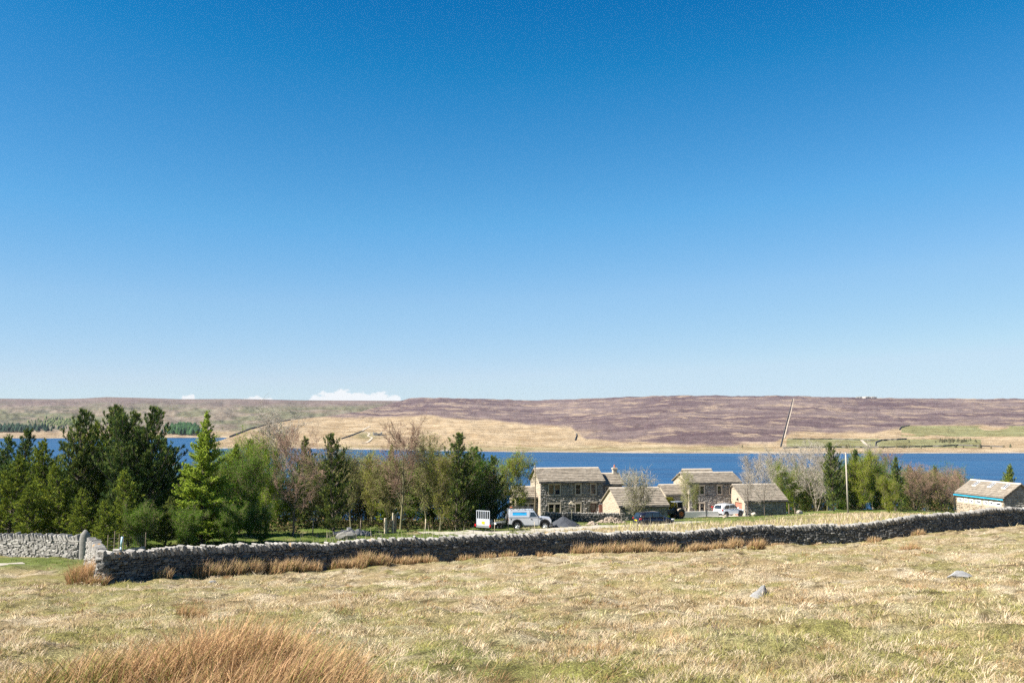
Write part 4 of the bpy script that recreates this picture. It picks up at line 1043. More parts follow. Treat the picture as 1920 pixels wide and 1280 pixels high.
# barn at the right edge
c = at(1792, 900, 128.6); bn = empty('stone_barn', (c.x, 128.6, -12.0), EST - math.pi / 2, label='stone barn with blue fascia, white windows and roof lights at right edge', cat='barn')
wl_ = []
for a, b in ((255, 365), (400, 480), (520, 605), (655, 780), (845, 935), (965, 1050), (1085, 1215)):
    s0, s1 = (a - 215) / 1055 * 8.8, (b - 215) / 1055 * 8.8; wl_.append((s0, s1, 1.88, 2.34, 'white'))
rf = building(bn, 0, 0, 8.8, 4.7, 2.9, 1.5, front=wl_, mats=('gable_stone', 'house_stone'), mort=('mortar_pale', 'mortar'), seed=11, faces='flr', eave=.10)
MB().box(-.2, 9.0, -.29, -.225, 2.64, 2.78).build('fascia', M['blue_fascia'], bn)
k = 1.5 / 2.35
for cx in (1.55, 1.95, 4.45, 4.85, 7.0, 7.4):
    mb = MB(); q = [(cx - .14, 1.25), (cx + .14, 1.25), (cx + .14, 2.0), (cx - .14, 2.0)]
    mb.hexa([(a, b, 2.9 + b * k + .10) for a, b in q] + [(a, b, 2.9 + b * k + .27) for a, b in q]); s = mb.build('roof_light', M['frame_white'], bn)
    mb = MB(); q = [(cx - .10, 1.30), (cx + .10, 1.30), (cx + .10, 1.95), (cx - .10, 1.95)]; mb.hexa([(a, b, 2.9 + b * k + .2) for a, b in q] + [(a, b, 2.9 + b * k + .278) for a, b in q]); mb.build('pane', M['glass'], s)
MB().tube((-.12, -.18, -.5), (-.12, -.18, 2.7), .05, .05, 8).build('downpipe', M['black'], bn)
mb = MB(); mb.box(8.80, 8.86, 3.2, 4.0, .95, 1.45); mb.build('gable_window', M['glass'], bn)
mb = MB(); mb.box(8.80, 8.92, 3.1, 4.1, .84, .945); mb.build('gable_window_sill', M['frame_white'], bn)

# garden wall in front of the left house, stone heaps, white yard wall
a, b = at(1022, 960, 118.5), at(1161, 960, 120.3)
dry_wall('garden_wall', 'low dark rubble garden wall in front of the left house', [(a.x, a.y), ((a.x + b.x) / 2, (a.y + b.y) / 2), (b.x, b.y)], 1, 1.25, limit=0, cope_lim=0, seed=12, mat='wall_stone_shade', scale=.86, thick=.4, lean=.1)
def yard_wall():
    a, b = at(1275, 960, 129.0), at(1347, 960, 130.5); n = (b - a).length
    r = empty('yard_wall', (a.x, a.y, g1(a.x, a.y)), math.atan2(b.y - a.y, b.x - a.x), label='low pale rendered wall with a dark post in front of the yard', cat='wall')
    MB().box(0, n * .66, -.12, .12, -.6, .78).build('panel', M['concrete'], r, bevel=.02); MB().box(n * .66 + .1, n, -.12, .12, -.6, .74).build('panel', M['concrete'], r, bevel=.02)
    MB().box(n * .66 + .005, n * .66 + .095, -.14, .14, -.6, .95).build('post', M['dark_steel'], r)
yard_wall()
def heap(label, cat, px, py, Y, rx, ry, h, n, seed, mat, size):
    p = at(px, py, Y); z = g1(p.x, p.y); rng = random.Random(seed)
    r = empty(cat.replace(' ', '_'), (p.x, p.y, z), label=label, cat=cat); ins = Inst(STONES, 'stone')
    r.matrix_basis = Matrix.Translation(r.location)
    for _ in range(n):
        t = rng.random() ** .6; a = rng.uniform(0, 6.28); zz = h * (1 - t) * rng.uniform(.4, 1)
        m = Matrix.Translation((p.x + rx * t * math.cos(a), p.y + ry * t * math.sin(a), z + zz)) @ Matrix.Rotation(rng.uniform(0, 3), 4, 'Z') @ Matrix.Rotation(rng.uniform(-.6, .6), 4, 'X') @ Matrix.Diagonal((size * rng.uniform(.7, 1.4), size * rng.uniform(.6, 1.1), size * rng.uniform(.4, .9), 1))
        ins.put(rng.randrange(10), m)
    ins.flush(r, 'stone', 'stones', M[mat], 0)
heap('heap of pale sandstone rubble against the garden wall', 'rubble heap', 1146, 974, 117, 1.7, .8, .85, 330, 4, 'rubble', .21)
heap('small heap of stones with a pale one on top beside the track', 'stone heap', 1111, 982, 109, .65, .4, .55, 40, 5, 'rubble', .28)
heap('grey and rust boulder heap in the grass at the edge of the copse', 'boulder heap', 660, 997, 83, 1.5, .7, .6, 70, 6, 'boulder', .42)
p = at(650, 999, 79); boulder('boulder', 'large pale boulder tilted in the grass by the copse', 'boulder', (p.x, p.y, g1(p.x, p.y) + .15), (1.9, .9, .9), 11, .2, 'cope_stone')
p = at(1360, 968, 124); boulder('boulder', 'tan boulder in the verge below the white car', 'boulder', (p.x, p.y, g1(p.x, p.y) + .1), (.8, .6, .8), 12, 0, 'rubble')
p = at(1413, 965, 128); boulder('stone_block', 'pale stone block on the grass beside the garage', 'stone', (p.x, p.y, g1(p.x, p.y) + .2), (.75, .6, .7), 13, 0, 'dressed')
p = at(1499, 960, 132); boulder('stone_block', 'square pale stone block on the lawn right of the garage', 'stone', (p.x, p.y, g1(p.x, p.y) + .25), (1.0, .8, .8), 14, 0, 'dressed')
def gravel_heap():
    p = at(1056, 990, 104); z = g1(p.x, p.y); rng = np.random.default_rng(2); mb = MB(); rings = []
    for i in range(17):
        t = i / 16; a = np.linspace(0, 2 * np.pi, 49)[:-1]; rr = (1 - t) ** 1.15 * 1.5 * (1 + .12 * np.sin(3 * a + 1) + .5 * (fbm(a * 3, a * 0 + t * 5, 5, 3) - .5))
        rings.append([(1.35 * r * math.cos(b), .9 * r * math.sin(b), 1.28 * t ** .9 - .15 + rng.normal() * .03) for r, b in zip(rr, a)])
    mb.loft(rings); mb.build('gravel_heap', M['gravel_dark'], None, True, loc=(p.x, p.y, z), label='pointed heap of dark grey gravel right of the off-road car', cat='gravel heap')
gravel_heap()
# ------------------------------------------------------------------ trees
def seg_mesh(name, segs, k=3, smooth=True):
    """tapered k-sided tubes without caps from (p0, p1, r0, r1)"""
    P0 = np.array([s[0] for s in segs]); P1 = np.array([s[1] for s in segs]); R0 = np.array([s[2] for s in segs]); R1 = np.array([s[3] for s in segs])
    d = P1 - P0; d /= np.maximum(np.linalg.norm(d, axis=1), 1e-6)[:, None]
    up = np.where(np.abs(d[:, 2:3]) < .9, np.array([[0, 0, 1.]]), np.array([[1., 0, 0]])); a = np.cross(d, up); a /= np.linalg.norm(a, axis=1)[:, None]; b = np.cross(d, a)
    Vs = []
    for P, Rr in ((P0, R0), (P1, R1)):
        for i in range(k):
            t = 2 * math.pi * i / k; Vs.append(P + (a * math.cos(t) + b * math.sin(t)) * Rr[:, None])
    V = np.stack(Vs, 1).reshape(-1, 3); base = np.arange(len(segs))[:, None] * 2 * k
    Fc = np.concatenate([base + np.array([[i, (i + 1) % k, k + (i + 1) % k, k + i]]) for i in range(k)])
    return amesh(name, V, Fc, None, smooth)
def norm(v): return v / max(1e-6, np.linalg.norm(v))
def branch(rng, p, d, L, r, n, up, wig, out, taper=.35):
    pts = [p]; st = L / n
    for i in range(n):
        d = norm(d + rng.normal(0, wig, 3) + np.array((0, 0, up)))
        q = p + d * st; ra = r * (1 - (1 - taper) * i / n); rb = r * (1 - (1 - taper) * (i + 1) / n)
        out.append((p, q, ra, rb)); p = q; pts.append(p)
    return pts, d
def broadleaf(seed, h=7.0, spread=2.2, clear=.22, limbs=15, sub=(5, 6, 5), stems=1, up=.10, ang=(35, 70), rad=.11, twigr=.010):
    """trunk and limbs, then ever finer branches; returns (wood segments, twig segments, twig tips)"""
    rng = np.random.default_rng(seed); wood, twig, tips = [], [], []
    for sidx in range(stems):
        d0 = norm(np.array((rng.normal(0, .08 + .16 * (stems > 1)), rng.normal(0, .08 + .16 * (stems > 1)), 1.0)))
        hh = h * rng.uniform(.85, 1.0); tp, _ = branch(rng, np.array((rng.normal(0, .12 * (stems > 1)), rng.normal(0, .12 * (stems > 1)), -.25)), d0, hh * .94, rad / math.sqrt(stems), 9, .05, .07, wood, .16)
        tp = np.array(tp); nl = max(5, int(limbs / stems ** .6))
        for i in range(nl):
            t = clear + (1 - clear) * (i + rng.random()) / nl; j = min(8.99, t * 9); p = tp[int(j)] * (1 - j % 1) + tp[int(j) + 1] * (j % 1)
            az = i * 2.4 + rng.normal(0, .4); an = R(rng.uniform(*ang)) * (1 - .35 * t)
            L1 = spread * (0.35 + 1.0 * math.sin(math.pi * min(1, .25 + .75 * (1 - t)) ** .8) ** .8) * rng.uniform(.7, 1.1) * (1 if t < .8 else .8)
            d = np.array((math.sin(an) * math.cos(az), math.sin(an) * math.sin(az), math.cos(an)))
            lp, ld = branch(rng, p, d, L1, rad * .34 * (1 - .6 * t), 5, up, .10, wood, .3); lp = np.array(lp)
            for a in range(sub[0]):
                u = .3 + .7 * (a + rng.random()) / sub[0]; j = min(4.99, u * 5); p2 = lp[int(j)] * (1 - j % 1) + lp[int(j) + 1] * (j % 1)
                d2 = norm(ld + rng.normal(0, .65, 3)); L2 = L1 * .45 * rng.uniform(.6, 1.1)
                mp, md = branch(rng, p2, d2, L2, rad * .10, 3, up, .14, twig, .4); mp = np.array(mp)
                for b in range(sub[1]):
                    u = .2 + .8 * (b + rng.random()) / sub[1]; j = min(2.99, u * 3); p3 = mp[int(j)] * (1 - j % 1) + mp[int(j) + 1] * (j % 1)
                    d3 = norm(md + rng.normal(0, .7, 3)); L3 = L2 * .5 * rng.uniform(.6, 1.2)
                    np_, nd = branch(rng, p3, d3, L3, twigr * 1.5, 2, up, .15, twig, .6); tips.append((np_[-1], nd)); tips.append((np_[1], nd))
                    for c in range(sub[2]):
                        p4 = np_[rng.integers(0, 3)]; d4 = norm(nd + rng.normal(0, .75, 3)); q = p4 + d4 * L3 * rng.uniform(.4, .9)
                        twig.append((p4, q, twigr, twigr * .5)); tips.append((q, d4))
    return wood, twig, tips
def leaves_arr(tips, n, size, rng, cols, spread=.12):
    """n small leaf quads scattered about each tip"""
    T = np.array([t[0] for t in tips]); k = len(T) * n; T = np.repeat(T, n, 0) + rng.normal(0, spread, (k, 3))
    a = rng.normal(size=(k, 3)); a /= np.linalg.norm(a, axis=1)[:, None]; b = np.cross(a, rng.normal(size=(k, 3))); b /= np.linalg.norm(b, axis=1)[:, None]
    s = size * rng.uniform(.6, 1.3, (k, 1)); V = np.stack([T - a * s, T + b * s * .55, T + a * s, T - b * s * .55], 1).reshape(-1, 3)
    cols = np.array(cols); c = cols[rng.integers(0, len(cols), k)] * rng.uniform(.75, 1.25, (k, 1))
    return V, np.arange(k * 4).reshape(-1, 4), np.repeat(c, 4, 0)
def tuft_arr(P, D, n, length, width, spread, cols, rng):
    """brushes of n needle blades at points P pointing along D"""
    k = len(P) * n; Pp = np.repeat(P, n, 0); Dd = np.repeat(D, n, 0) + rng.normal(0, spread, (k, 3)); Dd /= np.linalg.norm(Dd, axis=1)[:, None]
    sd = np.cross(Dd, rng.normal(size=(k, 3))); sd /= np.maximum(np.linalg.norm(sd, axis=1), 1e-6)[:, None]
    ln = length * rng.uniform(.7, 1.25, (k, 1)); st = Pp - Dd * ln * .15
    V = np.stack([st - sd * width * .35, st + sd * width * .35, st + Dd * ln * .7 + sd * width * .5, st + Dd * ln, st + Dd * ln * .7 - sd * width * .5], 1).reshape(-1, 3)
    cols = np.array(cols); ci = np.repeat(rng.integers(0, len(cols), len(P)), n); c = cols[ci] * np.repeat(rng.uniform(.75, 1.25, len(P)), n)[:, None] * rng.uniform(.9, 1.1, (k, 1))
    return V, np.arange(k * 5).reshape(-1, 5), np.repeat(c, 5, 0)
def conifer(seed, h, rad, first=.14, whorl=.42, per=5, elev=(10, 40), tuft=.26, tw=.05, tn=9, side=5, cols=((.05, .085, .025),), shape=.75, rough=.25, droop=0.0, tspread=.55, lean=0):
    rng = np.random.default_rng(seed); wood, P, D = [], [], []
    tp, _ = branch(rng, np.array((0, 0, -.3)), norm(np.array((lean, 0, 1.0))), h * .98, h * .016 + .03, 10, .05, .025, wood, .08); tp = np.array(tp)
    z = first * h
    while z < h * .985:
        t = z / h; R0 = rad * (1 - t) ** shape * (1.0 if t > first + .12 else .75)
        for i in range(per):
            if rng.random() < .12: continue
            L = max(.18, R0 * rng.uniform(1 - rough * 1.6, 1 + rough)); az = rng.uniform(0, 6.283); el = R(elev[0] + (elev[1] - elev[0]) * t + rng.normal(0, 8))
            j = min(9.99, t * 10); p = tp[int(j)] * (1 - j % 1) + tp[int(j) + 1] * (j % 1) + np.array((0, 0, rng.uniform(-.5, .5) * whorl))
            d = np.array((math.cos(el) * math.cos(az), math.cos(el) * math.sin(az), math.sin(el)))
            bp, bd = branch(rng, p, d, L, .012 + .016 * L, 4, .12 - droop, .06, wood, .3); bp = np.array(bp)
            ns = max(2, int(L * side)); P.append(bp[-1]); D.append(norm(bd + np.array((0, 0, .7))))
            for a in range(ns):
                u = .22 + .78 * (a + rng.random()) / ns; j = min(3.99, u * 4); q = bp[int(j)] * (1 - j % 1) + bp[int(j) + 1] * (j % 1)
                sdv = np.array((-math.sin(az), math.cos(az), 0)) * rng.choice((-1, 1)); sl = L * .38 * (1.1 - u) * rng.uniform(.4, 1.2) + .06
                d2 = norm(bd * .6 + sdv * .9 + np.array((0, 0, .25 - droop * 2)) + rng.normal(0, .2, 3))
                m = max(1, int(sl / (tuft * .55)))
                for b in range(m):
                    P.append(q + d2 * sl * (b + 1) / m + rng.normal(0, .03, 3)); D.append(norm(d2 * .5 + np.array((0, 0, .75 - droop * 3.5)) + rng.normal(0, .3, 3)))
        z += whorl * rng.uniform(.75, 1.2) * (1 - .45 * t)
    P.append(tp[-1]); D.append(np.array((0, 0, 1.)))
    return wood, tuft_arr(np.array(P), np.array(D), tn, tuft, tw, tspread, cols, rng)

PINE_C = ((.085, .125, .036), (.13, .17, .045), (.21, .235, .055), (.055, .088, .03))
PINE_Y = ((.20, .215, .045), (.14, .165, .038), (.26, .26, .055), (.085, .11, .032))
LARCH_C = ((.25, .32, .04), (.19, .265, .034), (.31, .37, .055))
HAW_C = ((.14, .21, .035), (.19, .25, .045), (.10, .165, .03))
OLIVE_C = ((.19, .21, .06), (.24, .25, .085), (.15, .17, .05))
LIB = {}
def lib_con(key, **kw):
    w, (V, Fc, Cc) = conifer(**kw); LIB[key] = (seg_mesh(key + ' wood', w, 5), amesh(key + ' needles', V, Fc, Cc), kw['h'])
lib_con('pine_a', seed=1, first=.07, whorl=.50, elev=(4, 52), tuft=.36, tw=.036, tn=12, tspread=.36, h=10, rad=4.0, cols=PINE_C, side=4.6, per=6, shape=.62, rough=.42)
lib_con('pine_b', seed=2, first=.07, whorl=.50, elev=(4, 52), tuft=.36, tw=.036, tn=12, tspread=.36, h=10, rad=3.8, cols=PINE_C, side=4.6, per=6, shape=.62, rough=.48)
lib_con('pine_c', seed=3, first=.07, whorl=.50, elev=(4, 52), tuft=.36, tw=.036, tn=12, tspread=.36, h=10, rad=3.7, cols=PINE_Y, side=4.6, per=6, shape=.6)
lib_con('pine_slim', seed=4, first=.07, whorl=.50, elev=(4, 52), tuft=.36, tw=.036, tn=12, tspread=.36, h=10, rad=2.9, cols=PINE_C, side=4.6, per=6, shape=.6, rough=.42)
lib_con('larch', first=.07, seed=5, h=10, rad=3.2, cols=LARCH_C, whorl=.30, per=8, elev=(-8, 40), tuft=.13, tw=.04, tn=7, side=11, shape=.95, droop=.04, tspread=.9, rough=.35)
lib_con('larch_b', first=.07, seed=6, h=10, rad=2.9, cols=LARCH_C, whorl=.32, per=8, elev=(-5, 35), tuft=.13, tw=.04, tn=6, side=11, shape=.8, droop=.04, tspread=.9, rough=.4)
def lib_broad(key, seed, leaf=None, n=1, size=.08, lsp=.10, **kw):
    w, t, tips = broadleaf(seed, **kw); rng = np.random.default_rng(seed + 50)
    LIB[key] = (seg_mesh(key + ' wood', w, 6), seg_mesh(key + ' twigs', t, 3), kw.get('h', 7.0), (amesh(key + ' leaves', *leaves_arr(tips, n, size, rng, leaf, lsp)) if leaf else None))
lib_broad('bare_a', 11, h=8, spread=3.3, limbs=20, twigr=.009)
lib_broad('bare_b', 12, h=8, spread=2.6, limbs=18, ang=(22, 50), up=.16, clear=.28, twigr=.009)
lib_broad('bare_multi', 13, h=7, spread=2.9, limbs=22, stems=3, clear=.2, twigr=.009)
lib_broad('leafy_a', 14, HAW_C, 5, .062, .14, h=7, spread=3.4, clear=.05, limbs=24)
lib_broad('leafy_b', 15, HAW_C, 5, .062, .15, h=7, spread=3.2, clear=.03, limbs=28, stems=2)
lib_broad('thin_a', 16, OLIVE_C, 2, .065, .12, h=8, spread=3.0, limbs=20, clear=.14, ang=(25, 55), stems=2, up=.14)
lib_broad('thin_b', 17, OLIVE_C, 2, .06, .14, h=8, spread=2.7, ang=(22, 48), up=.15, clear=.2, limbs=17)
lib_broad('shrub', 18, OLIVE_C, 1, .05, .08, h=5, spread=2.5, stems=5, clear=.08, limbs=26, sub=(5, 5, 4), ang=(30, 70))

def tree(key, px, top, Y, wid=1.0, name='tree', label='', rot=None, wood='bark', twig=None, leaf=None, base=None, group=None):
    """stand a tree on the ground at picture column px so that it reaches row top"""
    x = at(px, top, Y).x; z0 = g1(x, Y); zt = at(px, top, Y).z; L = LIB[key]; s = (zt - z0) / (L[2] * .99)
    rng = random.Random(int(px * 7 + top)); rz = rot if rot is not None else rng.uniform(0, 6.28)
    r = empty(name, (x, Y, z0 - .05), rz, label=label, cat='tree', group=group); r.scale = (s * wid, s * wid, s)
    link('trunk', L[0], M[wood], r)
    if len(L) == 3: link('crown', L[1], leaf or M['needle'], r)
    else:
        link('crown' if L[3] is None else 'twigs', L[1], M[twig or 'twig_brown'], r)
        if L[3] is not None: link('crown', L[3], leaf or M['leaf'], r)
    return r
M['leaf_bright'] = leaf_mat('bright spring leaves', (1.4, 1.35, .8), .38)
M['leaf_dark'] = leaf_mat('deep green leaves', (.75, .92, .65), .3)
M['leaf_yellow'] = leaf_mat('yellow green leaves', (1.5, 1.25, .7), .35)
M['needle_dark'] = leaf_mat('dark needles', (.85, .92, .95), .14)
M['needle_olive'] = leaf_mat('olive needles', (1.0, 1.12, .8), .2)
G1, G2 = 'trees of the copse left of the houses', 'trees of the copse right of the garage'
nd, no = M['needle_dark'], M['needle_olive']
for key, px, top, Y, wid, name, label, wood, twig, leaf in (
    # left copse: pines
    ('pine_slim', 8, 815, 92, 1.0, 'pine_tree', 'small dark pine at the left edge of the picture', 'bark', None, nd),
    ('pine_slim', 43, 803, 88, 1.0, 'pine_tree', 'dark pine second from the left edge with a spiky top', 'bark', None, nd),
    ('pine_c', 92, 824, 84, .95, 'pine_tree', 'low yellow green pine between the left edge and the tall pines', 'bark', None, no),
    ('pine_c', 20, 855, 73, 1.1, 'pine_tree', 'low bushy olive pine behind the left wall at the picture edge', 'bark', None, no),
    ('pine_c', 118, 868, 72, 1.05, 'pine_tree', 'low bushy olive pine behind the rounded gatepost', 'bark', None, no),
    ('pine_a', 150, 767, 78, .86, 'pine_tree', 'tall pine leftmost of the tall dark group', 'bark', None, None),
    ('pine_c', 183, 792, 80, .80, 'pine_tree', 'yellow green pine between the two leftmost tall pines', 'bark', None, no),
    ('pine_b', 211, 757, 86, .78, 'pine_tree', 'tallest pine of the left group with a narrow pointed top', 'bark', None, None),
    ('pine_b', 240, 772, 75, .75, 'pine_tree', 'dark pine left of a near twin in the tall group', 'bark', None, nd),
    ('pine_slim', 258, 770, 85, .9, 'pine_tree', 'slim pine close beside its twin in the tall group', 'bark', None, None),
    ('pine_a', 286, 762, 76, .88, 'pine_tree', 'tall dark pine rightmost of the tall group beside the larch', 'bark', None, nd),
    ('pine_c', 245, 880, 69, .95, 'pine_tree', 'low pine with sunny lower boughs in front of the tall group', 'bark', None, no),
    ('pine_b', 315, 820, 88, .9, 'pine_tree', 'dark shaded pine between the tall group and the larch', 'bark', None, nd),
    ('larch', 383, 762, 72, .95, 'larch_tree', 'bright fresh green larch with a thin pointed leader', 'bark', None, None),
    ('larch_b', 432, 822, 80, .95, 'larch_tree', 'lower bright green larch right of the tall larch', 'bark', None, None),
    ('leafy_b', 425, 935, 78, .7, 'hawthorn_tree', 'dense deep green tree below the larches', 'bark', 'twig_brown', M['leaf_dark']),
    ('leafy_b', 470, 885, 79, .75, 'hawthorn_tree', 'dense green tree left of the reddish bare tree', 'bark', 'twig_brown', M['leaf_dark']),
    ('leafy_b', 452, 868, 82, .85, 'hawthorn_tree', 'bright spring green tree between the lower larch and the reddish bare tree', 'bark', 'twig_brown', M['leaf_bright']),
    ('leafy_a', 412, 905, 80, .65, 'hawthorn_tree', 'fresh green bushy tree close against the right side of the tall larch', 'bark', 'twig_brown', None),
    ('pine_slim', 477, 822, 98, 1.0, 'pine_tree', 'small pine top rising behind the green trees', 'bark', None, None),
    ('leafy_a', 500, 862, 92, .7, 'hawthorn_tree', 'bright green tree behind the reddish bare tree', 'bark', 'twig_brown', M['leaf_bright']),
    ('bare_b', 528, 792, 99, 1.15, 'bare_tree', 'tall pale bare tree rising behind the reddish bare tree', 'bark_pale', 'twig_grey', None),
    ('bare_a', 551, 838, 80, 1.0, 'bare_tree', 'reddish twigged bare tree with a round crown and dark trunk', 'bark', 'twig_red', None),
    ('pine_slim', 573, 818, 104, .9, 'pine_tree', 'small distant pine right of the pale bare tree', 'bark', None, None),
    ('pine_a', 628, 812, 86, .72, 'pine_tree', 'single pointed pine in the middle of the left copse', 'bark', None, None),
    ('thin_a', 598, 870, 95, .9, 'budding_tree', 'budding olive tree left of the single pine', 'bark_olive', 'twig_brown', None),
    ('thin_b', 660, 862, 92, 1.0, 'budding_tree', 'budding olive tree just right of the single pine', 'bark_olive', 'twig_brown', None),
    ('thin_a', 692, 868, 98, 1.0, 'budding_tree', 'budding pale green tree above the wooden gate', 'bark_olive', 'twig_brown', M['leaf_bright']),
    ('larch_b', 724, 826, 100, .62, 'larch_tree', 'narrow green larch top behind the wooden gate', 'bark', None, None),
    ('bare_b', 752, 812, 92, 1.1, 'bare_tree', 'tall brown twigged bare tree right of the wooden gate', 'bark_olive', 'twig_red', None),
    ('thin_a', 735, 875, 96, 1.0, 'budding_tree', 'budding tree behind the tall brown bare tree', 'bark_olive', 'twig_brown', None),
    ('thin_b', 800, 842, 95, .9, 'budding_tree', 'slender budding tree left of the paired pines', 'bark_olive', 'twig_brown', None),
    ('thin_a', 822, 868, 92, .9, 'budding_tree', 'bushy budding tree at the left foot of the paired pines', 'bark_olive', 'twig_brown', M['leaf_bright']),
    ('pine_a', 856, 811, 104, .82, 'pine_tree', 'left and taller of the paired dark pines above the trailer', 'bark', None, None),
    ('pine_c', 872, 850, 107, .85, 'pine_tree', 'broad lower pine between the paired pines', 'bark', None, None),
    ('pine_b', 897, 836, 110, .80, 'pine_tree', 'right and lower of the paired dark pines above the trailer', 'bark', None, nd),
    ('pine_b', 919, 852, 112, .8, 'pine_tree', 'dark pine at the right end of the left copse', 'bark', None, nd),
    ('leafy_a', 958, 880, 117, .9, 'hawthorn_tree', 'yellow green tree between the dark pines and the left house', 'bark', 'twig_brown', M['leaf_yellow']),
    ('thin_b', 640, 880, 108, 1.2, 'budding_tree', 'budding tree deep in the copse behind the single pine', 'bark_olive', 'twig_brown', None),
    ('thin_a', 770, 880, 108, 1.2, 'budding_tree', 'budding tree deep in the copse behind the brown bare tree', 'bark_olive', 'twig_brown', None),
    ('leafy_b', 335, 940, 78, .7, 'hawthorn_tree', 'shaded dark green tree under the tall larch', 'bark', 'twig_brown', M['leaf_dark'])):
    tree(key, px, top, Y, wid, name, label, None, wood, twig, leaf, group=G1)
for key, px, top, Y, wid, name, label, wood, twig, leaf in (
    ('shrub', 1198, 903, 117, .95, 'willow_shrub', 'pale budding willow shrub in front of the low outbuilding', 'bark_olive', 'twig_grey', None),
    ('thin_b', 1283, 898, 133, .85, 'young_tree', 'young pale green tree against the gable of the right house', 'bark_pale', 'twig_grey', M['leaf_bright']),
    ('thin_a', 1305, 915, 137, .6, 'young_tree', 'small leafy tree at the corner of the right house', 'bark', 'twig_brown', M['leaf_dark']),
    ('bare_b', 1400, 893, 132, .9, 'bare_tree', 'slender leaning bare tree in front of the garage gable', 'bark', 'twig_grey', None),
    ('bare_a', 1432, 886, 130, 1.0, 'bare_tree', 'dark trunked bare tree in front of the garage', 'bark', 'twig_grey', None)):
    tree(key, px, top, Y, wid, name, label, None, wood, twig, leaf)
for key, px, top, Y, wid, name, label, wood, twig, leaf in (
    ('bare_b', 1418, 862, 158, 1.2, 'bare_tree', 'pale bare tree behind the garage roof', 'bark_pale', 'twig_grey', None),
    ('bare_b', 1450, 856, 156, 1.2, 'bare_tree', 'tall pale bare tree above the garage ridge', 'bark_pale', 'twig_grey', None),
    ('leafy_a', 1472, 890, 150, .9, 'hawthorn_tree', 'fresh green tree behind the right end of the garage', 'bark', 'twig_brown', M['leaf_bright']),
    ('bare_a', 1490, 858, 152, 1.0, 'bare_tree', 'pale bare tree with white trunk right of the garage', 'bark_pale', 'twig_grey', None),
    ('bare_multi', 1528, 853, 148, 1.1, 'bare_tree', 'wide many stemmed bare tree left of the tall pole', 'bark_pale', 'twig_grey', None),
    ('bare_a', 1548, 868, 144, .9, 'bare_tree', 'low bare tree just left of the tall pole', 'bark_olive', 'twig_grey', None),
    ('leafy_b', 1505, 905, 158, 1.2, 'hawthorn_tree', 'green bush behind the pale bare trees', 'bark', 'twig_brown', None),
    ('pine_a', 1560, 829, 140, .62, 'pine_tree', 'tallest pine of the right copse behind the pole', 'bark', None, None),
    ('pine_b', 1600, 841, 142, .55, 'pine_tree', 'dark pine just right of the tall pole', 'bark', None, nd),
    ('leafy_a', 1614, 872, 140, .8, 'hawthorn_tree', 'rounded yellow green tree right of the tall pole', 'bark', 'twig_brown', M['leaf_yellow']),
    ('leafy_b', 1640, 885, 144, 1.0, 'hawthorn_tree', 'dark green leafy tree beside the yellow green one', 'bark', 'twig_brown', M['leaf_dark']),
    ('bare_b', 1634, 844, 146, .8, 'bare_tree', 'pale beige bare tree above the dark green tree', 'bark_pale', 'twig_grey', None),
    ('bare_a', 1658, 862, 152, .8, 'bare_tree', 'pinkish grey bare tree left of the slim pine', 'bark_pale', 'twig_red', None),
    ('pine_slim', 1676, 855, 138, .85, 'pine_tree', 'slim pine in the middle of the right copse', 'bark', None, None),
    ('leafy_a', 1667, 908, 112, .85, 'hawthorn_tree', 'small yellow green hawthorn standing forward near the long wall', 'bark', 'twig_brown', M['leaf_yellow']),
    ('pine_c', 1708, 872, 156, .8, 'pine_tree', 'rounded dark pine behind the brown scrub', 'bark', None, nd),
    ('bare_multi', 1714, 886, 140, 1.2, 'bare_tree', 'brown twigged scrub tree right of the hawthorn', 'bark', 'twig_red', None),
    ('thin_a', 1738, 895, 142, 1.1, 'budding_tree', 'olive budding scrub tree left of the barn', 'bark_olive', 'twig_brown', None),
    ('pine_c', 1748, 874, 158, .8, 'pine_tree', 'rounded pine top behind the brown scrub left of the barn', 'bark', None, None),
    ('bare_multi', 1765, 895, 144, 1.1, 'bare_tree', 'pinkish bare scrub tree close to the barn', 'bark', 'twig_red', None),
    ('bare_multi', 1789, 893, 150, .8, 'bare_tree', 'pinkish bare bush at the left corner of the barn', 'bark', 'twig_red', None),
    ('pine_c', 1888, 870, 150, .72, 'pine_tree', 'lone rounded pine behind the barn roof', 'bark', None, no),
    ('leafy_b', 1580, 905, 150, 1.1, 'hawthorn_tree', 'dense green tree behind the foot of the tall pole', 'bark', 'twig_brown', M['leaf_dark'])):
    tree(key, px, top, Y, wid, name, label, None, wood, twig, leaf, group=G2)
TH = 'shrubs of the dense thicket inside the copses'
_i = 0
for px0, px1, n, Y0, Y1, top, keys in ((-20, 560, 20, 92, 112, 905, ('leafy_b', 'pine_c', 'leafy_a')), (560, 930, 17, 106, 120, 895, ('thin_a', 'shrub', 'leafy_b', 'thin_b')), (1490, 1790, 13, 158, 176, 900, ('leafy_b', 'shrub', 'thin_a', 'pine_c'))):
    rr = random.Random(int(px0) + 99); seen = {}
    for i in range(n):
        key = keys[i % len(keys)]; seen[key] = seen.get(key, -1) + 1; od = ('leftmost ', 'second ', 'third ', 'fourth ', 'fifth ', 'sixth ', 'seventh ')[seen[key]]
        tree(key, px0 + (px1 - px0) * (i + rr.random()) / n, top + rr.uniform(-12, 14), rr.uniform(Y0, Y1), 1.25, 'thicket_shrub', od + {'leafy_a': 'loose green shrub', 'leafy_b': 'dense green shrub', 'pine_c': 'low shaded pine', 'thin_a': 'budding brown shrub', 'thin_b': 'thin budding shrub', 'shrub': 'twiggy shrub'}[key] + {-20: ' from the left, deep behind the tall pines and larch', 560: ' from the left, deep behind the wooden gate', 1490: ' from the left, deep behind the tall pole'}[px0], None, 'bark', 'twig_brown', nd if key == 'pine_c' else M['leaf_dark'], group=TH)
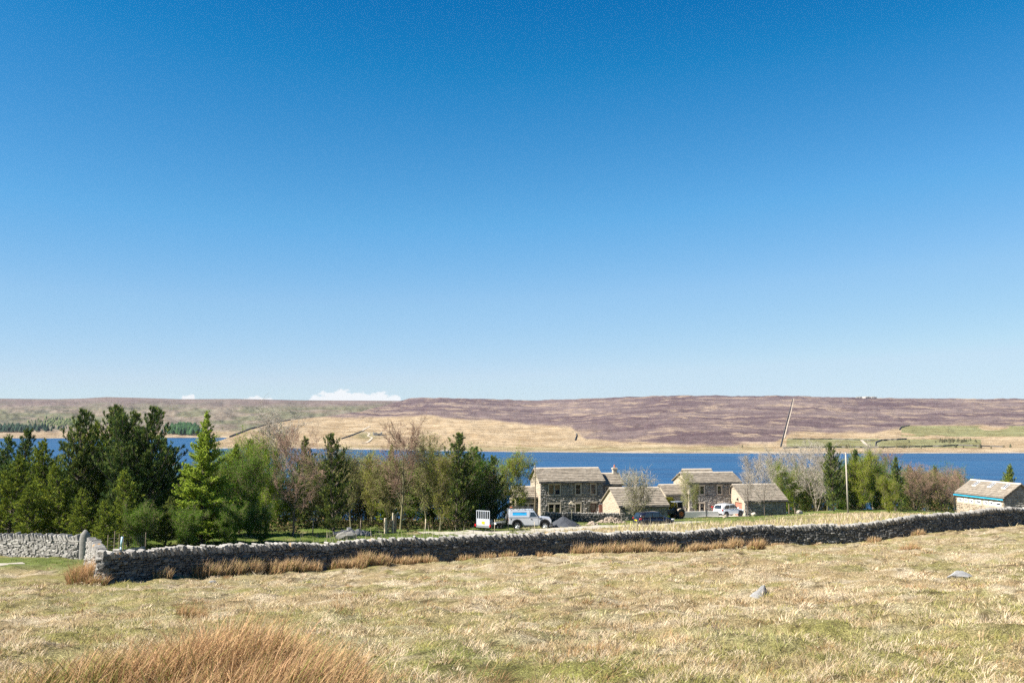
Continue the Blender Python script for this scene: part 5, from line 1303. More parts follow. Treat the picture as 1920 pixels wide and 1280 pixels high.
for i, (key, px, top, Y, lab) in enumerate((('pine_c', 200, 938, 66, 'low bushy pine filling the gap just behind the rounded gatepost'), ('leafy_b', 268, 966, 68, 'low dark bush behind the wire hurdle'), ('pine_c', 312, 930, 70, 'low shaded pine right of the wire hurdle'),
        ('leafy_b', 350, 968, 69, 'low dark bush at the left foot of the tall larch'), ('leafy_b', 428, 962, 71, 'dark bushy shrub at the right foot of the tall larch'), ('leafy_b', 492, 962, 74, 'dark shrub at the left foot of the reddish bare tree'),
        ('pine_c', 155, 915, 70, 'low olive pine just left of the rounded gatepost'), ('pine_c', 60, 905, 71, 'low olive pine behind the middle of the left wall'))):
    tree(key, px, top, Y, 1.15, 'pine_shrub' if key == 'pine_c' else 'hawthorn_shrub', lab, None, 'bark', 'twig_brown', (no if px < 240 else nd) if key == 'pine_c' else M['leaf_dark'], group='low growth behind the walls')
# golden clipped conifer bush
def golden_bush():
    rng = np.random.default_rng(3); n = 2600; a = rng.uniform(0, 6.283, n); t = rng.random(n); r = 1.0 * np.sin(np.pi * (.12 + .80 * t)) ** .7 * rng.uniform(.8, 1.03, n)
    P = np.stack([r * np.cos(a), r * np.sin(a), 2.5 * t], 1); D = np.stack([np.cos(a) * .6, np.sin(a) * .6, np.full(n, .8)], 1)
    V, Fc, Cc = tuft_arr(P, D, 6, .20, .05, .4, ((.19, .18, .025), (.23, .20, .03), (.14, .15, .02)), rng)
    p = at(1254, 950, 131); r = empty('conifer_bush', (p.x, p.y, g1(p.x, p.y)), label='rounded golden green conifer bush between the outbuilding and right house', cat='bush')
    link('crown', amesh('bush', V, Fc, Cc), M['leaf'], r); MB().tube((0, 0, -.3), (0, 0, 1.6), .09, .05).build('trunk', M['bark'], r)
golden_bush()
# bracken and scrub under the trees
def understorey():
    rng = np.random.default_rng(21); tips = []
    for px0, px1, Y0, Y1, n, hh in ((0, 330, 74, 84, 800, .8), (330, 560, 82, 92, 600, .7), (560, 880, 92, 104, 1200, .7), (-30, 560, 96, 112, 3000, 2.0), (560, 960, 108, 118, 2400, 1.9), (1480, 1800, 150, 168, 2600, 1.8)):
        px = rng.uniform(px0, px1, n); Y = rng.uniform(Y0, Y1, n); X = (px - 960) / F * Y; lump = fbm(X / 1.5, Y / 1.5, 5, 2)
        k = lump > .47; X, Y, lump = X[k], Y[k], lump[k]; Z = gz(X, Y) + rng.random(len(X)) ** 1.5 * hh * (lump - .40) * 5
        tips += [(np.array(q), None) for q in zip(X, Y, Z)]
    V, Fc, Cc = leaves_arr(tips, 7, .11, rng, ((.13, .095, .05), (.09, .10, .03), (.18, .13, .065), (.06, .08, .022)), .22)
    link('undergrowth', amesh('undergrowth', V, Fc, Cc), M['leaf'], label='brown bracken and scrub under the trees of both copses', cat='undergrowth', kind='stuff')
understorey()
# ------------------------------------------------------------------ vehicles (x forward, y left, z up, wheels on z = 0)
def wheel(root, x, y, r, w, rim='rim', side=1, name='wheel'):
    o = empty(name, (x, y, r)); o.parent = root
    mb = MB(); pr = [(r * .60, -w / 2), (r * .94, -w / 2), (r, -w * .32), (r, w * .32), (r * .94, w / 2), (r * .60, w / 2)]; n = 20
    mb.loft([[(a * math.cos(t), b, a * math.sin(t)) for a, b in pr] for t in [2 * math.pi * i / n for i in range(n + 1)]], cap=False); mb.build('tyre', M['rubber'], o, True)
    mb = MB(); mb.tube((0, -w * .36, 0), (0, w * .36, 0), r * .62, r * .62, 16)
    for i in range(5):
        t = i * 2 * math.pi / 5; c, s = math.cos(t), math.sin(t); mb.tube((r * .12 * c, side * w * .37, r * .12 * s), (r * .55 * c, side * w * .37, r * .55 * s), r * .09, r * .07, 6)
    mb.tube((0, side * w * .30, 0), (0, side * w * .46, 0), r * .17, r * .13, 10); mb.build('rim', M[rim], o)
    return o
def ring(x, w, z0, z1, k=.16, top=1.0):
    """a rounded cross-section of a car body at station x: half width w, from z0 to z1; top narrows"""
    h = z1 - z0; c = min(k, h * .3); wt = w * top
    return [(x, -w * .96, z0), (x, -w, z0 + c), (x, -(w + wt) / 2, z0 + h * .55), (x, -wt, z1 - c), (x, -wt + c, z1), (x, wt - c, z1), (x, wt, z1 - c), (x, (w + wt) / 2, z0 + h * .55), (x, w, z0 + c), (x, w * .96, z0)]
def hatch(name, label, loc, rz, paint, L=4.3, W=1.8, H=1.5, gc=.2, suv=False):
    r = empty(name, loc, rz, label=label, cat='car'); w = W / 2; xb, xf = -L / 2, L / 2; zb = gc + (.10 if suv else .02); zs = H * (.63 if suv else .60)
    mb = MB(); mb.loft([ring(xb, w * .80, zb + .22, zs - .05), ring(xb + .10, w * .93, zb + .08, zs + .02, top=.95), ring(xb + .6, w, zb, zs + .02, top=.94), ring(-.2, w, zb, zs, top=.94), ring(xf - 1.35, w, zb, zs - .03, top=.93), ring(xf - .55, w * .97, zb, zs - .12, top=.90), ring(xf - .12, w * .88, zb + .04, zs - .26, top=.9), ring(xf, w * .72, zb + .12, zs - .36)])
    body = mb.build('body', M[paint], r, True, bevel=0)
    # cabin
    secs = [(xb + .08, .82, zs - .02), (xb + .30, .80, H * .90), (xb + .72, .78, H * .985), (-.25, .77, H), (.35, .765, H * .985), (xf - 1.30, .86, zs + .0)]
    mb = MB(); mb.loft([[(x, -w * k - (.03 if i in (0, 5) else .055), zs - .06), (x, -w * k, z - .05), (x, -w * k + .12, z), (x, w * k - .12, z), (x, w * k, z - .05), (x, w * k + (.03 if i in (0, 5) else .055), zs - .06)] for i, (x, k, z) in enumerate(secs)])
    mb.build('cabin', M[paint], r, True)
    for sg in (-1, 1):
        for a0, a1, b0, b1 in ((-1.55, -.62, -1.28, -.60), (-.52, .32, -.50, .24), (.40, .88, .32, .38)):
            z0, z1 = zs + .05, H * .935; k0, k1 = w * .845 + .022, w * .775 + .022
            q = [(a0, sg * k0, z0), (a1, sg * k0, z0), (b1, sg * k1, z1 - (.06 if a0 > .3 else 0)), (b0, sg * k1, z1)]
            mb = MB(); mb.hexa([(p[0], p[1] - sg * .02, p[2]) for p in q] + q); mb.build('side_window', M['car_glass'], r)
        mb = MB(); mb.hexa([(.72, sg * w * .95, zs), (.90, sg * w * .95, zs), (.90, sg * (w * .95 + .20), zs), (.72, sg * (w * .95 + .20), zs), (.74, sg * w * .95, zs + .15), (.88, sg * w * .95, zs + .15), (.88, sg * (w * .95 + .18), zs + .15), (.74, sg * (w * .95 + .18), zs + .15)]); mb.build('mirror', M[paint], r)
        mb = MB(); mb.box(xb + .005, xb + .26, sg * w * .90 - .09, sg * w * .90 + .05, zs - .20, zs - .03); mb.build('tail_lamp', M['red_lamp'], r, bevel=.02)
        mb = MB(); mb.box(xf - .34, xf - .07, sg * w * .78 - .14, sg * w * .78 + .06, zs - .33, zs - .21); mb.build('headlight', M['white_lamp'], r, bevel=.02)
        mb = MB(); mb.box(-.55, -.36, sg * w * 1.0 - .01, sg * w * 1.0 + .02, zs - .16, zs - .13); mb.box(.45, .64, sg * w * 1.0 - .01, sg * w * 1.0 + .02, zs - .16, zs - .13); mb.build('door_handle', M['black' if paint == 'navy' else 'steel'], r)
        for x in (xb + .82, xf - .88):
            mb = MB(); mb.tube((x, sg * (w - .16), .33 if not suv else .37), (x, sg * (w + .015), .33 if not suv else .37), .385 if not suv else .43, .375 if not suv else .42, 18); mb.build('wheel_arch', M['black'], r)
            wheel(r, x, sg * (w - .10), .32 if not suv else .36, .24, 'steel', sg)
    q = [(xb + .05, -w * .68, zs + .05), (xb + .05, w * .68, zs + .05), (xb + .26, w * .64, H * .89), (xb + .26, -w * .64, H * .89)]
    mb = MB(); mb.hexa([(p[0] + .03, p[1], p[2]) for p in q] + [(p[0] - .012, p[1], p[2]) for p in q]); mb.build('rear_window', M['car_glass'], r)
    q = [(xf - 1.34, -w * .74, zs + .04), (xf - 1.34, w * .74, zs + .04), (.40, w * .66, H * .95), (.40, -w * .66, H * .95)]
    mb = MB(); mb.hexa([(p[0] - .02, p[1], p[2] - .03) for p in q] + [(p[0] + .02, p[1], p[2] + .03) for p in q]); mb.build('windscreen', M['car_glass'], r)
    MB().box(xb - .03, xb + .12, -.26, .26, zs - .36, zs - .25).build('number_plate', M['yellow_plate'], r)
    mb = MB(); mb.box(xb - .015, xb + .3, -w * .86, w * .86, zb - .02, zb + .24); mb.build('rear_bumper', M['black' if suv else paint], r, bevel=.04)
    mb = MB(); mb.box(xf - .3, xf - .02, -w * .72, w * .72, zb - .02, zb + .2); mb.build('front_bumper', M['black' if suv else paint], r, bevel=.04)
    if suv:
        for sg in (-1, 1): MB().box(-1.3, .4, sg * w * .70 - .02, sg * w * .70 + .02, H, H + .05).build('roof_rail', M['steel'], r)
        MB().box(xb + .08, xb + .42, -.5, .5, H * .945, H * .965).build('spoiler', M[paint], r)
    return r
def vplace(px, Y): x = at(px, 980, Y).x; return Vector((x, Y, g1(x, Y)))
hatch('parked_car', 'dark navy hatchback with yellow rear plate parked by the outbuilding', vplace(1226, 112) + Vector((0, 0, .0)), R(20), 'navy', 4.4, 1.78, 1.47)
hatch('parked_car', 'white sport utility car parked in the yard before the garage doors', vplace(1367, 134) + Vector((0, 0, .12)), R(33), 'white_paint', 4.3, 1.82, 1.66, .22, True)

def offroader():
    r = empty('offroad_car', vplace(990, 102) + Vector((0, 0, .02)), R(3), label='silver off-road car with roof rack and blue side panel, trailer behind it', cat='off-road car'); w = .88
    st = M['silver_dirty']; xr, xa, xc = -1.98, -1.15, 1.64        # tail, rear axle, front axle
    prof = [(xr, .62), (-1.62, .55), (-1.56, .92), (-1.38, 1.04), (-.92, 1.04), (-.72, .92), (-.66, .50), (1.13, .50), (1.20, .92), (1.38, 1.03), (1.90, 1.03), (2.06, .92), (2.10, .62), (2.30, .62), (2.30, 1.02), (2.20, 1.17), (1.02, 1.27), (xr, 1.27)]
    MB().prism(prof, -w, w).build('body', st, r, bevel=.03)
    MB().prism([(2.18, 1.171), (2.20, 1.20), (1.35, 1.30), (1.02, 1.30), (1.02, 1.272)], -w * .80, w * .80).build('bonnet', M['silver'], r, bevel=.03)
    up = [(xr, 1.275), (.98, 1.275), (.60, 1.84), (.48, 1.97), (-1.86, 2.0), (-1.96, 1.9)]
    mb = MB(); n = len(up); lo = [(p[0], -w * (.985 if p[1] < 1.5 else .90), p[1]) for p in up]; mb.v = lo + [(p[0], -p[1], p[2]) for p in lo]
    mb.f = [tuple(range(n)), tuple(range(2 * n - 1, n - 1, -1))] + [((i + 1) % n, i, n + i, n + (i + 1) % n) for i in range(n)]
    mb.build('cabin', M['silver'], r, bevel=.03)
    MB().box(xr + .02, .50, -w * .86, w * .86, 2.0, 2.025).build('roof_panel', M['silver'], r)
    for sg in (-1, 1):
        def side(pts, nm, mat, d=.012, y0=None):
            mb = MB(); f = lambda z: w * (.985 - .085 * max(0, (z - 1.275)) / .6) if y0 is None else y0
            q = [(p[0], sg * (f(p[1]) - .02), p[1]) for p in pts]; o = [(p[0], sg * (f(p[1]) + d), p[1]) for p in pts]; k = len(q)
            mb.v = q + o; mb.f = [tuple(range(k, 2 * k)), tuple(range(k - 1, -1, -1))] + [(i, (i + 1) % k, k + (i + 1) % k, k + i) for i in range(k)]
            return mb.build(nm, M[mat], r)
        side([(.18, 1.36), (.86, 1.36), (.56, 1.80), (.18, 1.80)], 'door_window', 'car_glass')
        p = side([(-1.60, 1.50), (-.20, 1.50), (-.20, 1.80), (-1.60, 1.80)], 'side_sign', 'cyan')
        side([(-1.60, 1.74), (-.95, 1.76), (-.5, 1.71), (-.20, 1.77), (-.20, 1.80), (-1.60, 1.80)], 'sign_wave', 'deep_blue', .016).parent = p
        side([(.10, .56), (.125, .56), (.125, 1.92), (.10, 1.92)], 'door_seam', 'black', .004, w * .995)
        side([(.96, .56), (.985, .56), (.985, 1.26), (.96, 1.26)], 'door_seam', 'black', .004, w)
        side([(xr, 1.26), (2.2, 1.245), (2.2, 1.262), (xr, 1.278)], 'waist_trim', 'dark_steel', .008, w)
        side([(.22, 1.10), (.36, 1.10), (.36, 1.15), (.22, 1.15)], 'door_handle', 'black', .03, w)
        side([(-1.80, 1.06), (-1.70, 1.06), (-1.70, 1.18), (-1.80, 1.18)], 'fuel_cap', 'black', .012, w); side([(1.10, 1.06), (1.20, 1.06), (1.20, 1.17), (1.10, 1.17)], 'air_vent', 'black', .012, w)
        for cx in (xa, xc):
            mb = MB(); a = [math.pi * i / 12 for i in range(13)]
            inner = [(cx + .45 * math.cos(t), .52 + .50 * math.sin(t)) for t in a]; outer = [(cx + .56 * math.cos(t), .52 + .61 * math.sin(t)) for t in a]
            for i in range(12):
                q = [inner[i], inner[i + 1], outer[i + 1], outer[i]]; mb.hexa([(p[0], sg * (w - .1), p[1]) for p in q] + [(p[0], sg * (w + .07), p[1]) for p in q])
            mb.build('wheel_arch', M['black'], r)
            MB().tube((cx, sg * .5, .52), (cx, sg * (w - .12), .52), .46, .46, 16).build('wheel_well', M['black'], r)
            wheel(r, cx, sg * (w - .10), .39, .25, 'rim', sg)
        MB().tube((2.28, sg * .62, .92), (2.33, sg * .62, .92), .10, .10, 14).build('headlight', M['white_lamp'], r)
        MB().box(.90, .98, sg * (w + .02), sg * (w + .18), 1.36, 1.60).build('mirror', M['black'], r)
        MB().box(-.5, .95, sg * (w - .02), sg * (w + .10), .40, .45).build('side_step', M['dark_steel'], r)
        MB().box(xr - .02, xr + .04, sg * .76 - .06, sg * .76 + .06, .90, 1.15).build('tail_lamp', M['red_lamp'], r)
    mb = MB(); q = [(1.00, -w * .86, 1.34), (1.00, w * .86, 1.34), (.66, w * .80, 1.80), (.66, -w * .80, 1.80)]; mb.hexa([(p[0] - .06, p[1], p[2]) for p in q] + [(p[0] + .01, p[1], p[2] + .008) for p in q]); mb.build('windscreen', M['car_glass'], r)
    MB().box(2.27, 2.315, -.48, .48, .72, 1.05).build('grille', M['black'], r); MB().box(2.28, 2.44, -.88, .88, .50, .64).build('front_bumper', M['black'], r, bevel=.02); MB().box(xr - .10, xr, -.8, .8, .50, .62).build('rear_bumper', M['black'], r)
    o = empty('spare_wheel', (xr - .16, -.12, 1.20)); o.parent = r; o.rotation_euler = (0, 0, R(90)); wheel(o, 0, 0, .39, .24, 'rim', 1, 'wheel').location = (0, 0, 0)
    rk = MB(); z = 2.16
    for sg in (-1, 1):
        rk.tube((-1.9, sg * .78, z), (.55, sg * .78, z), .022, k=6); rk.tube((-1.9, sg * .80, z + .13), (.5, sg * .80, z + .13), .018, k=6)
        for x in (-1.8, -1.1, -.4, .3): rk.tube((x, sg * .80, 2.02), (x, sg * .80, z + .13), .016, k=6)
    for i in range(9): x = -1.9 + i * .306; rk.tube((x, -.78, z), (x, .78, z), .016, k=6)
    rk.build('roof_rack', M['dark_steel'], r)
    ld = MB(); [ld.tube((xr - .08, y, .75), (xr - .08, y, 2.1), .018, k=6) for y in (.42, .74)]; [ld.tube((xr - .08, .42, z), (xr - .08, .74, z), .015, k=6) for z in (.95, 1.25, 1.55, 1.85)]; ld.build('rear_ladder', M['steel'], r)
    MB().box(-1.85, -1.6, -.5, -.1, 2.19, 2.29).build('rack_box', M['orange'], r, bevel=.03)
offroader()
def trailer():
    p = vplace(921, 102.6); r = empty('plant_trailer', p + Vector((0, 0, .02)), R(58), label='flatbed plant trailer with upright white ramp gate behind the off-road car', cat='trailer'); L, w = 2.9, .82
    fr_ = MB(); fr_.box(-L / 2, L / 2, -w, w, .48, .56)
    for y in (-w + .05, w - .05): fr_.box(-L / 2, L / 2, y - .05, y + .05, .36, .479)
    fr_.build('bed', M['dark_steel'], r)
    MB().hexa([(L / 2, -.4, .40), (L / 2, .4, .40), (L / 2 + 1.2, .04, .42), (L / 2 + 1.2, -.04, .42), (L / 2, -.4, .48), (L / 2, .4, .48), (L / 2 + 1.2, .04, .50), (L / 2 + 1.2, -.04, .50)]).build('drawbar', M['steel'], r)
    for sg in (-1, 1):
        MB().box(-L / 2 + .1, L / 2, sg * w - .03, sg * w + .03, .561, .80).build('side_panel', M['steel'], r)
        MB().prism([(-.80, .62), (-.72, .74), (.52, .74), (.60, .62), (.55, .62), (.49, .70), (-.69, .70), (-.75, .62)], sg * (w + .04), sg * (w + .29)).build('mudguard', M['steel'], r)
        for x in (-.42, .22): wheel(r, x, sg * (w + .16), .29, .19, 'steel', sg)
        MB().box(-L / 2 - .16, -L / 2 - .05, sg * .88 - .07, sg * .88 + .07, .40, .62).build('tail_lamp', M['red_lamp'], r)
    MB().box(-L / 2 - .11, -L / 2 - .01, -.80, .80, .30, .47).build('light_board', M['steel'], r)
    x0, x1 = -L / 2 - .07, -L / 2 - .01
    g = empty('ramp_gate', (0, 0, 0)); g.parent = r
    for z in (.50, 1.10, 1.92): MB().box(x0, x1, -.80, .80, z, z + .07).build('rail', M['silver'], g)
    for i in range(7): y = -.77 + i * 1.54 / 6; MB().box(x0 - .004, x1 + .004, y - .025, y + .025, .49, 1.995).build('bar', M['silver'], g)
    for i in range(6): y = -.77 + (i + .5) * 1.54 / 6; MB().box(x0 + .015, x1 - .015, y - .085, y + .085, .575, 1.095).build('slat', M['white_paint'], g)
    MB().box(x0 - .03, x0 - .006, -.20, .14, .66, .92).build('number_plate', M['yellow_plate'], r)
trailer()
def tractor():
    r = empty('old_tractor', vplace(1263, 126) + Vector((0, 0, .05)), R(205), label='small old tractor with open cab between the dark car and the yard', cat='tractor'); w = .62
    MB().box(-.1, 1.55, -.30, .30, .62, 1.12).build('bonnet', M['dark_steel'], r, bevel=.06); MB().box(-.9, .2, -.28, .28, .45, .85).build('gearbox', M['black'], r, bevel=.03)
    for sg in (-1, 1):
        wheel(r, -.65, sg * w, .58, .32, 'orange', sg); wheel(r, 1.15, sg * .52, .34, .20, 'yellow_plate', sg)
        MB().prism([(-1.25, .85), (-1.05, 1.18), (-.65, 1.30), (-.25, 1.18), (-.15, 1.0), (-.22, .98), (-.65, 1.22), (-1.0, 1.12), (-1.18, .82)], sg * w - .18, sg * w + .18).build('mudguard', M['rubble'], r)
        for x in (-1.05, .12): MB().tube((x, sg * .48, .95), (x * .95, sg * .46, 2.02), .035, k=6).build('cab_post', M['dark_steel'], r)
        MB().tube((1.0, sg * .44, .75), (2.1, sg * .44, .45), .05, k=6).build('loader_arm', M['orange'], r)
    MB().box(-1.15, .22, -.58, .58, 2.02, 2.10).build('cab_roof', M['steel'], r, bevel=.03); MB().box(-1.08, -1.03, -.46, .46, 1.1, 2.0).build('rear_window', M['car_glass'], r)
    MB().box(-.75, -.35, -.24, .24, .86, 1.0).build('seat', M['black'], r, bevel=.03); MB().tube((-.02, 0, 1.12), (-.18, 0, 1.35), .02, k=6).build('steering_column', M['black'], r); MB().tube((-.17, 0, 1.34), (-.21, 0, 1.38), .19, .19, 16).build('steering_wheel', M['black'], r)
    MB().tube((.9, .18, 1.12), (.9, .18, 1.75), .035, k=8).build('exhaust', M['steel'], r); MB().prism([(2.0, .2), (2.5, .18), (2.52, .22), (2.1, .62), (2.0, .62)], -.6, .6).build('loader_bucket', M['rubble'], r)
tractor()

# ------------------------------------------------------------------ poles, gate, fences
def tall_pole():
    p = vplace(1591, 125); top = at(1585.5, 850, 125)
    r = empty('utility_pole', p, label='tall thin grey pole standing alone in front of the right copse', cat='pole'); h = top.z - p.z; dx = top.x - p.x
    MB().tube((0, 0, -.4), (dx, 0, h), .115, .08, 12).build('pole', M['twig_grey'], r, True); MB().box(dx - .28, dx + .12, -.05, .05, h - .10, h - .02).build('bracket', M['steel'], r)
    MB().tube((dx, 0, h), (dx, 0, h + .14), .10, .06, 10).build('cap', M['steel'], r)
tall_pole()
def wicket():
    a, b = at(722.5, 990, 86), at(741, 990, 86.6); L = (b - a).length; r = empty('wooden_gate', (a.x, a.y, g1(a.x, a.y)), math.atan2(b.y - a.y, b.x - a.x), label='small wooden bar gate with two posts at the edge of the copse', cat='gate')
    MB().box(-.09, .09, -.09, .09, -.4, 1.40).build('post', M['wood_pale'], r, bevel=.01); MB().box(L - .09, L + .09, -.09, .09, -.4, 1.55).build('post', M['wood'], r, bevel=.01); MB().box(L - .28, L - .16, -.06, .06, -.4, 1.80).build('prop', M['wood_pale'], r, bevel=.01)
    for z in (.12, .34, .56, .80, 1.08): MB().box(.10, L - .29, -.025, .025, z, z + .085).build('bar', M['wood'], r)
    for x in (.11, L - .39): MB().box(x, x + .09, -.055, -.026, .06, 1.2).build('stile', M['wood'], r)
    s = MB(); q = [(.2, .14), (.3, .14), (L - .40, 1.1), (L - .5, 1.1)]; s.hexa([(x, .026, z) for x, z in q] + [(x, .05, z) for x, z in q]); s.build('brace', M['wood'], r)
wicket()
for px, Y, h, mat, lab in ((680, 84, 1.5, 'wood', 'slim weathered fence post left of the wooden gate'), (800, 92, 1.1, 'wood_pale', 'short pale fence post right of the wooden gate'), (927.5, 92, 1.35, 'wood_pale', 'thin pale stake in front of the trailer wheels'),
                           (953, 94, 1.3, 'wood', 'dark stake at the rear of the off-road car'), (592, 80, 1.2, 'wood', 'dark fence post left of the pale boulder'), (1001, 90, 1.1, 'wood_pale', 'thin stake in front of the off-road car')):
    x, y = pxY(px, Y); MB().tube((0, 0, -.3), (.03, 0, h), .055 if 'fence' in lab else .03, .045 if 'fence' in lab else .025, 7).build('fence_post', M[mat], None, True, loc=(x, y, g1(x, y)), label=lab, cat='post', group='posts behind the long wall')
def sheep_pen():
    # bluish plastic pipe standing by wire hurdles behind the corner of the wall
    x, y = pxY(237, 56); z = g1(x, y); mb = MB(); mb.tube((0, 0, -.3), (.05, 0, 1.0), .045, .045, 10).tube((.05, 0, 1.0), (.10, .02, 1.55), .045, .06, 10); mb.build('plastic_pipe', M['pale_pipe'], None, True, loc=(x, y, z), label='leaning pale blue pipe standing behind the wall corner', cat='pipe')
    a, b = Vector((*pxY(243, 58), 0)), Vector((*pxY(284, 59.5), 0)); L = (b - a).length; r = empty('wire_hurdle', (a.x, a.y, g1(a.x, a.y)), math.atan2(b.y - a.y, b.x - a.x), label='wire mesh hurdle with a dark lower board behind the wall corner', cat='hurdle')
    for x in (0, L): MB().tube((x, 0, -.3), (x, 0, 1.55), .03, k=7).build('post', M['wood'], r)
    for i in range(6): MB().tube((0, 0, .78 + i * .13), (L, 0, .76 + i * .13), .007, k=5).build('wire', M['dark_steel'], r)
    for i in range(1, 11): MB().tube((L * i / 11, 0, .74), (L * i / 11, 0, 1.44), .006, k=5).build('wire', M['dark_steel'], r)
    MB().box(.04, L - .04, -.02, .02, .12, .74).build('board', simple('slate blue board', (.12, .15, .17), .7), r)
    a2 = Vector((*pxY(213, 58), 0)); L = (a - a2).length * .8; r = empty('wire_hurdle', (a2.x, a2.y, g1(a2.x, a2.y)), .05, label='thin wire hurdle with pale stakes left of the blue pipe', cat='hurdle')
    for x, h in ((0, 1.5), (L * .5, 1.7), (L * .85, 1.55)): MB().tube((x, 0, -.3), (x + .05, 0, h), .026, k=7).build('stake', M['wood'], r)
    for i in range(6): MB().tube((0, 0, .3 + i * .2), (L, 0, .3 + i * .2), .007, k=5).build('wire', M['dark_steel'], r)
sheep_pen()
def bird_table():
    p = at(1071.5, 960, 117.6); r = empty('bird_table', (p.x, p.y, g1(p.x, p.y)), label='wooden bird table on a post in front of the left house', cat='bird table')
    MB().box(-.05, .05, -.05, .05, -.3, 1.75).build('post', M['wood_pale'], r); MB().box(-.28, .28, -.24, .24, 1.75, 1.80).build('tray', M['wood'], r)
    for sx in (-1, 1):
        for sy in (-1, 1): MB().box(sx * .22 - .02, sx * .22 + .02, sy * .18 - .02, sy * .18 + .02, 1.80, 2.12).build('upright', M['wood'], r)
    MB().prism([(-.36, 2.12), (.36, 2.12), (0, 2.42)], -.30, .30).build('roof', M['wood_pale'], r)
bird_table()

# ------------------------------------------------------------------ far side of the water
def far_wall(label, path, h=1.6, w=.9, mat='core', fn=moor, sub=10):
    pts = []
    for (a, b), (c, d) in zip(path[:-1], path[1:]):
        for i in range(sub): t = i / sub; pts.append(fn(a + (c - a) * t, b + (d - b) * t))
    pts.append(fn(*path[-1])); mb = MB(); o = pts[0]; rings = []
    for i, p in enumerate(pts):
        t = (pts[min(i + 1, len(pts) - 1)] - pts[max(i - 1, 0)]); t.z = 0; t = t.normalized() if t.length > 1e-6 else Vector((1, 0, 0)); n = Vector((t.y, -t.x, 0)); q = p - o
        rings.append([q + n * w / 2 - Vector((0, 0, 1.5)), q - n * w / 2 - Vector((0, 0, 1.5)), q - n * w * .35 + Vector((0, 0, h)), q + n * w * .35 + Vector((0, 0, h))])
    mb.loft(rings); mb.build('field_wall', M[mat], None, loc=o, label=label, cat='wall', group='stone field walls across the water')
M['far_wall'] = simple('dark far wall', (.10, .09, .08), 1.0)
for lab, path, h in (('straight dark field wall climbing the moor to the skyline', [(1463, 838), (1467, 822), (1471, 806), (1475, 790), (1479, 775), (1483, 760), (1486, 748)], 1.9),
                     ('long thin field wall following the far shore', [(1468, 840), (1560, 838.5), (1648, 839), (1760, 837), (1800, 835), (1880, 838)], 2.0),
                     ('curved dark field wall round the right pasture', [(1641, 838), (1642, 830), (1652, 826), (1700, 823.5)], 2.4), ('field wall along the top of the green pasture', [(1478, 823), (1560, 823), (1640, 826)], 1.6),
                     ('curved field wall on the moor above the right pasture', [(1686, 806), (1690, 801), (1706, 798)], 2.6), ('dark field wall running down to the ruined barn', [(640, 823), (655, 818), (668, 813), (678, 809), (683, 808)], 2.2),
                     ('short dark wall at the edge of the heather in the middle', [(1078, 826), (1081, 818), (1080, 813)], 3.0), ('dark wall along the upper edge of the tan hillside', [(430, 813), (470, 800), (523, 789), (545, 787)], 2.4)):
    far_wall(lab, path, h * .75, .9, 'far_wall')
def far_strip(name, path, w, mat, lift=.5):
    pts = []
    for (a, b), (c, d) in zip(path[:-1], path[1:]):
        for i in range(8): t = i / 8; pts.append(moor(a + (c - a) * t, b + (d - b) * t))
    pts.append(moor(*path[-1])); V, Fc = [], []
    for i, p in enumerate(pts):
        t = (pts[min(i + 1, len(pts) - 1)] - pts[max(i - 1, 0)]); t.z = 0; t = t.normalized() if t.length > 1e-6 else Vector((1, 0, 0)); n = Vector((t.y, -t.x, 0)); V += [p + n * w / 2 + Vector((0, 0, lift)), p - n * w / 2 + Vector((0, 0, lift))]
        if i: Fc.append((2 * i - 2, 2 * i - 1, 2 * i + 1, 2 * i))
    link(name, amesh(name, V, np.array(Fc)), M[mat], kind='structure')
far_strip('far_path', [(694, 799), (686, 803), (677, 809), (690, 811), (693, 814), (689, 817), (698, 821), (693, 826), (687, 830), (678, 831)], 3, 'mortar_pale')
far_strip('far_path', [(1615, 825), (1622, 832), (1632, 839)], 3.5, 'mortar_pale')
far_strip('far_moor_track', [(1488.5, 747), (1486, 760), (1482.5, 775), (1478.5, 790), (1474.5, 806), (1470.5, 822)], 1.6, 'mortar_pale')
def ruin():
    p = moor(708, 816); r = empty('ruined_barn', p + Vector((0, 0, -.5)), R(15), label='small ruined stone barn beside the pale path across the water', cat='ruin'); k = 1.0
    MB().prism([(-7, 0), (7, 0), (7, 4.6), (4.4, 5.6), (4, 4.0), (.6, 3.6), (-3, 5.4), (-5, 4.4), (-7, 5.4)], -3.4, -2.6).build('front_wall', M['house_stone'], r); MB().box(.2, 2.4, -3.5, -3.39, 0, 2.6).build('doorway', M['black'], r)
    MB().box(-7, 7, 2.6, 3.4, 0, 3.6).build('back_wall', M['house_stone'], r)
    for x in (-7, 6.2): mb = MB(); mb.hexa([(x, -2.6, 0), (x + .8, -2.6, 0), (x + .8, 2.6, 0), (x, 2.6, 0), (x, -1, 6.8), (x + .8, -1, 6.8), (x + .8, 1, 6.8), (x, 1, 6.8)]); mb.build('gable_wall', M['house_stone'], r)
    MB().hexa([(7.1, -3, 0), (12, -16, -1.4), (13, -15.6, -1.4), (8, -2.6, 0), (7.1, -3, 2.2), (12, -16, .4), (13, -15.6, .4), (8, -2.6, 2.2)]).build('yard_wall', M['core'], r)
ruin()
